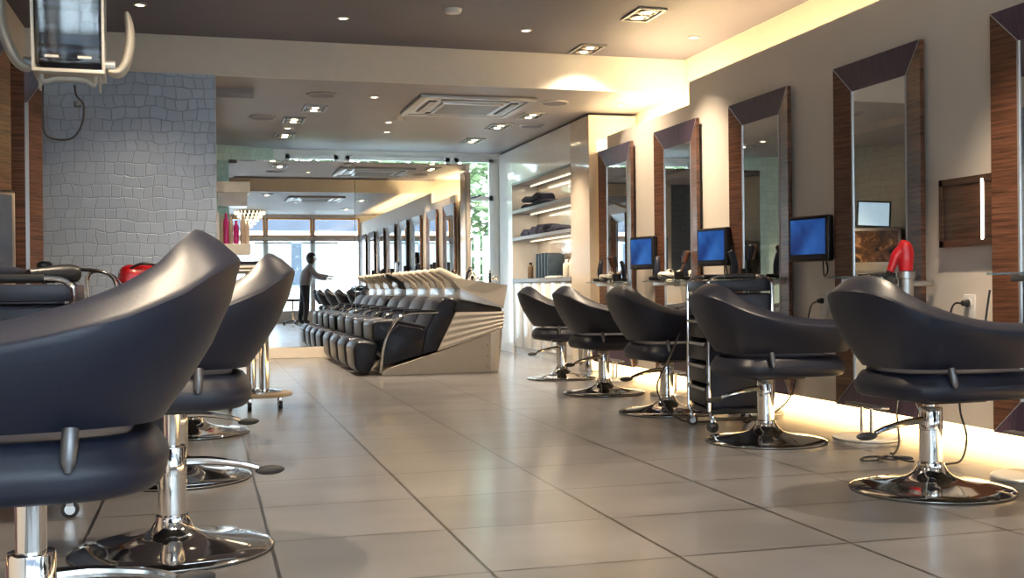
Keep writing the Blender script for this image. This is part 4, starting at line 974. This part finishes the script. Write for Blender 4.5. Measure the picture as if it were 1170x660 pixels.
# person, seen only in the big mirror
def skin_person():
    pr = thing('person', 'person in grey top and dark trousers leaning towards a chair, seen in the mirror', 'person', (2.36, .12, 0), 0)
    me = bpy.data.meshes.new('body')
    V = [(0, 0, .90), (.01, 0, 1.05), (.05, 0, 1.22), (.10, 0, 1.36), (.13, 0, 1.42), (.155, 0, 1.48), (.175, 0, 1.56), (.185, 0, 1.63),
         (0, .09, .86), (.03, .11, .47), (-.01, .12, .08), (.10, .12, .03), (0, -.09, .86), (-.06, -.11, .47), (-.12, -.12, .08), (-.01, -.12, .03),
         (.10, .17, 1.37), (.27, .20, 1.18), (.47, .16, 1.16), (.56, .14, 1.16), (.10, -.17, 1.37), (.26, -.20, 1.16), (.46, -.15, 1.10), (.55, -.13, 1.10)]
    E_ = [(0,1),(1,2),(2,3),(3,4),(4,5),(5,6),(6,7),(0,8),(8,9),(9,10),(10,11),(0,12),(12,13),(13,14),(14,15),(3,16),(16,17),(17,18),(18,19),(3,20),(20,21),(21,22),(22,23)]
    R_ = [.165,.15,.17,.16,.065,.06,.095,.085,.12,.085,.06,.04,.12,.085,.06,.04,.075,.058,.045,.03,.075,.058,.045,.03]
    me.from_pydata(V, E_, []); ob = bpy.data.objects.new('body', me); C.objects.link(ob); ob.parent = pr
    sm = ob.modifiers.new('skin', 'SKIN'); ob.modifiers.new('sub', 'SUBSURF').levels = 2; ob.modifiers['sub'].render_levels = 2
    for i, v in enumerate(me.skin_vertices[0].data): v.radius = (R_[i], R_[i]); v.use_root = (i == 0)
    m, nt, bsdf = mat('person_body')
    tc = nt.nodes.new('ShaderNodeTexCoord'); sp = nt.nodes.new('ShaderNodeSeparateXYZ'); nt.links.new(tc.outputs['Object'], sp.inputs[0])
    r = ramp(nt, [(0, (.02, .02, .02)), (.035, (.018, .018, .028)), (.56, (.36, .36, .39)), (.875, (.58, .40, .31))]); r.color_ramp.interpolation = 'CONSTANT'
    mr = N(nt, 'ShaderNodeMath', operation='DIVIDE'); mr.inputs[1].default_value = 1.68; nt.links.new(sp.outputs['Z'], mr.inputs[0]); nt.links.new(mr.outputs[0], r.inputs[0]); nt.links.new(r.outputs[0], bsdf.inputs['Base Color']); bsdf.inputs['Roughness'].default_value = .8
    me.materials.append(m)
    b = BM(); ball(b, (.160, 0, 1.60), .125, 1.0, .98, 1.2, 20, 14)
    bmesh.ops.delete(b, geom=[v for v in b.verts if v.co.x > .215 and v.co.z < 1.66], context='VERTS'); hr = finish('hair', b, 'hair', pr)
    b = BM(); ball(b, (.285, 0, 1.575), .016, 1, .8, 1.2, 8, 6); ball(b, (.265, .035, 1.60), .010, u=8, v=6); ball(b, (.265, -.035, 1.60), .010, u=8, v=6); finish('face', b, 'skin', pr)
    for s, c in ((1, (.57, .14, 1.16)), (-1, (.56, -.13, 1.10))):
        b = BM(); cx, cy, czz = c; box(b, cx-.01, cx+.075, cy-.038, cy+.038, czz-.014, czz+.012, .010, 2)
        for k in range(4):
            y = cy-.03+.02*k; ln = [.06, .075, .07, .055][k]; tube(b, [(cx+.06, y, czz), (cx+.06+ln*.6, y, czz-.005), (cx+.06+ln, y, czz-.025)], .009, 8, radii=[.010, .009, .007])
        tube(b, [(cx+.01, cy-s*.035, czz), (cx+.045, cy-s*.065, czz-.01), (cx+.08, cy-s*.06, czz-.02)], .010, 8, radii=[.012, .011, .008]); finish('hand', b, 'skin', pr)
skin_person()

# ------------------------------------------------------------------ lights
def area(loc, rot, sx, sy, e, col):
    l = bpy.data.lights.new('area', 'AREA'); l.shape = 'RECTANGLE'; l.size = sx; l.size_y = sy; l.energy = e; l.color = col
    o = bpy.data.objects.new('cove_lamp', l); C.objects.link(o); o.location = loc; o.rotation_euler = rot; return o
WARM = (1, .72, .38)
area((4.10, 4.2, 2.26), (PI, 0, 0), .10, 8.2, 34, WARM)
area((4.10, 9.45, 2.26), (PI, 0, 0), .10, 1.9, 15, WARM)
area((4.12, 10.34, 1.3), (PI/2, 0, 0), .12, 2.2, 16, WARM)
for z in (2.11, 1.75, 1.405): area((4.035, 12.54, z), (0, 0, 0), .012, 2.1, 1.5, (1, .80, .55))

w = bpy.data.worlds.new('world'); sc.world = w; w.use_nodes = True; nt = w.node_tree
bg = nt.nodes['Background']; tc = nt.nodes.new('ShaderNodeTexCoord'); sp = nt.nodes.new('ShaderNodeSeparateXYZ'); nt.links.new(tc.outputs['Generated'], sp.inputs[0])
rp = ramp(nt, [(.0, (.66, .74, .84)), (.5, (.82, .92, 1.0)), (1, (.60, .80, 1.0))]); ma = N(nt, 'ShaderNodeMath', operation='MULTIPLY_ADD'); ma.inputs[1].default_value = .5; ma.inputs[2].default_value = .5
nt.links.new(sp.outputs['Z'], ma.inputs[0]); nt.links.new(ma.outputs[0], rp.inputs[0]); nt.links.new(rp.outputs[0], bg.inputs['Color']); bg.inputs['Strength'].default_value = 5.2
sc.cycles.caustics_reflective = False; sc.cycles.caustics_refractive = False; sc.cycles.sample_clamp_indirect = 6
sc.view_settings.view_transform = 'Standard'; sc.view_settings.look = 'None'; sc.view_settings.exposure = 1.38
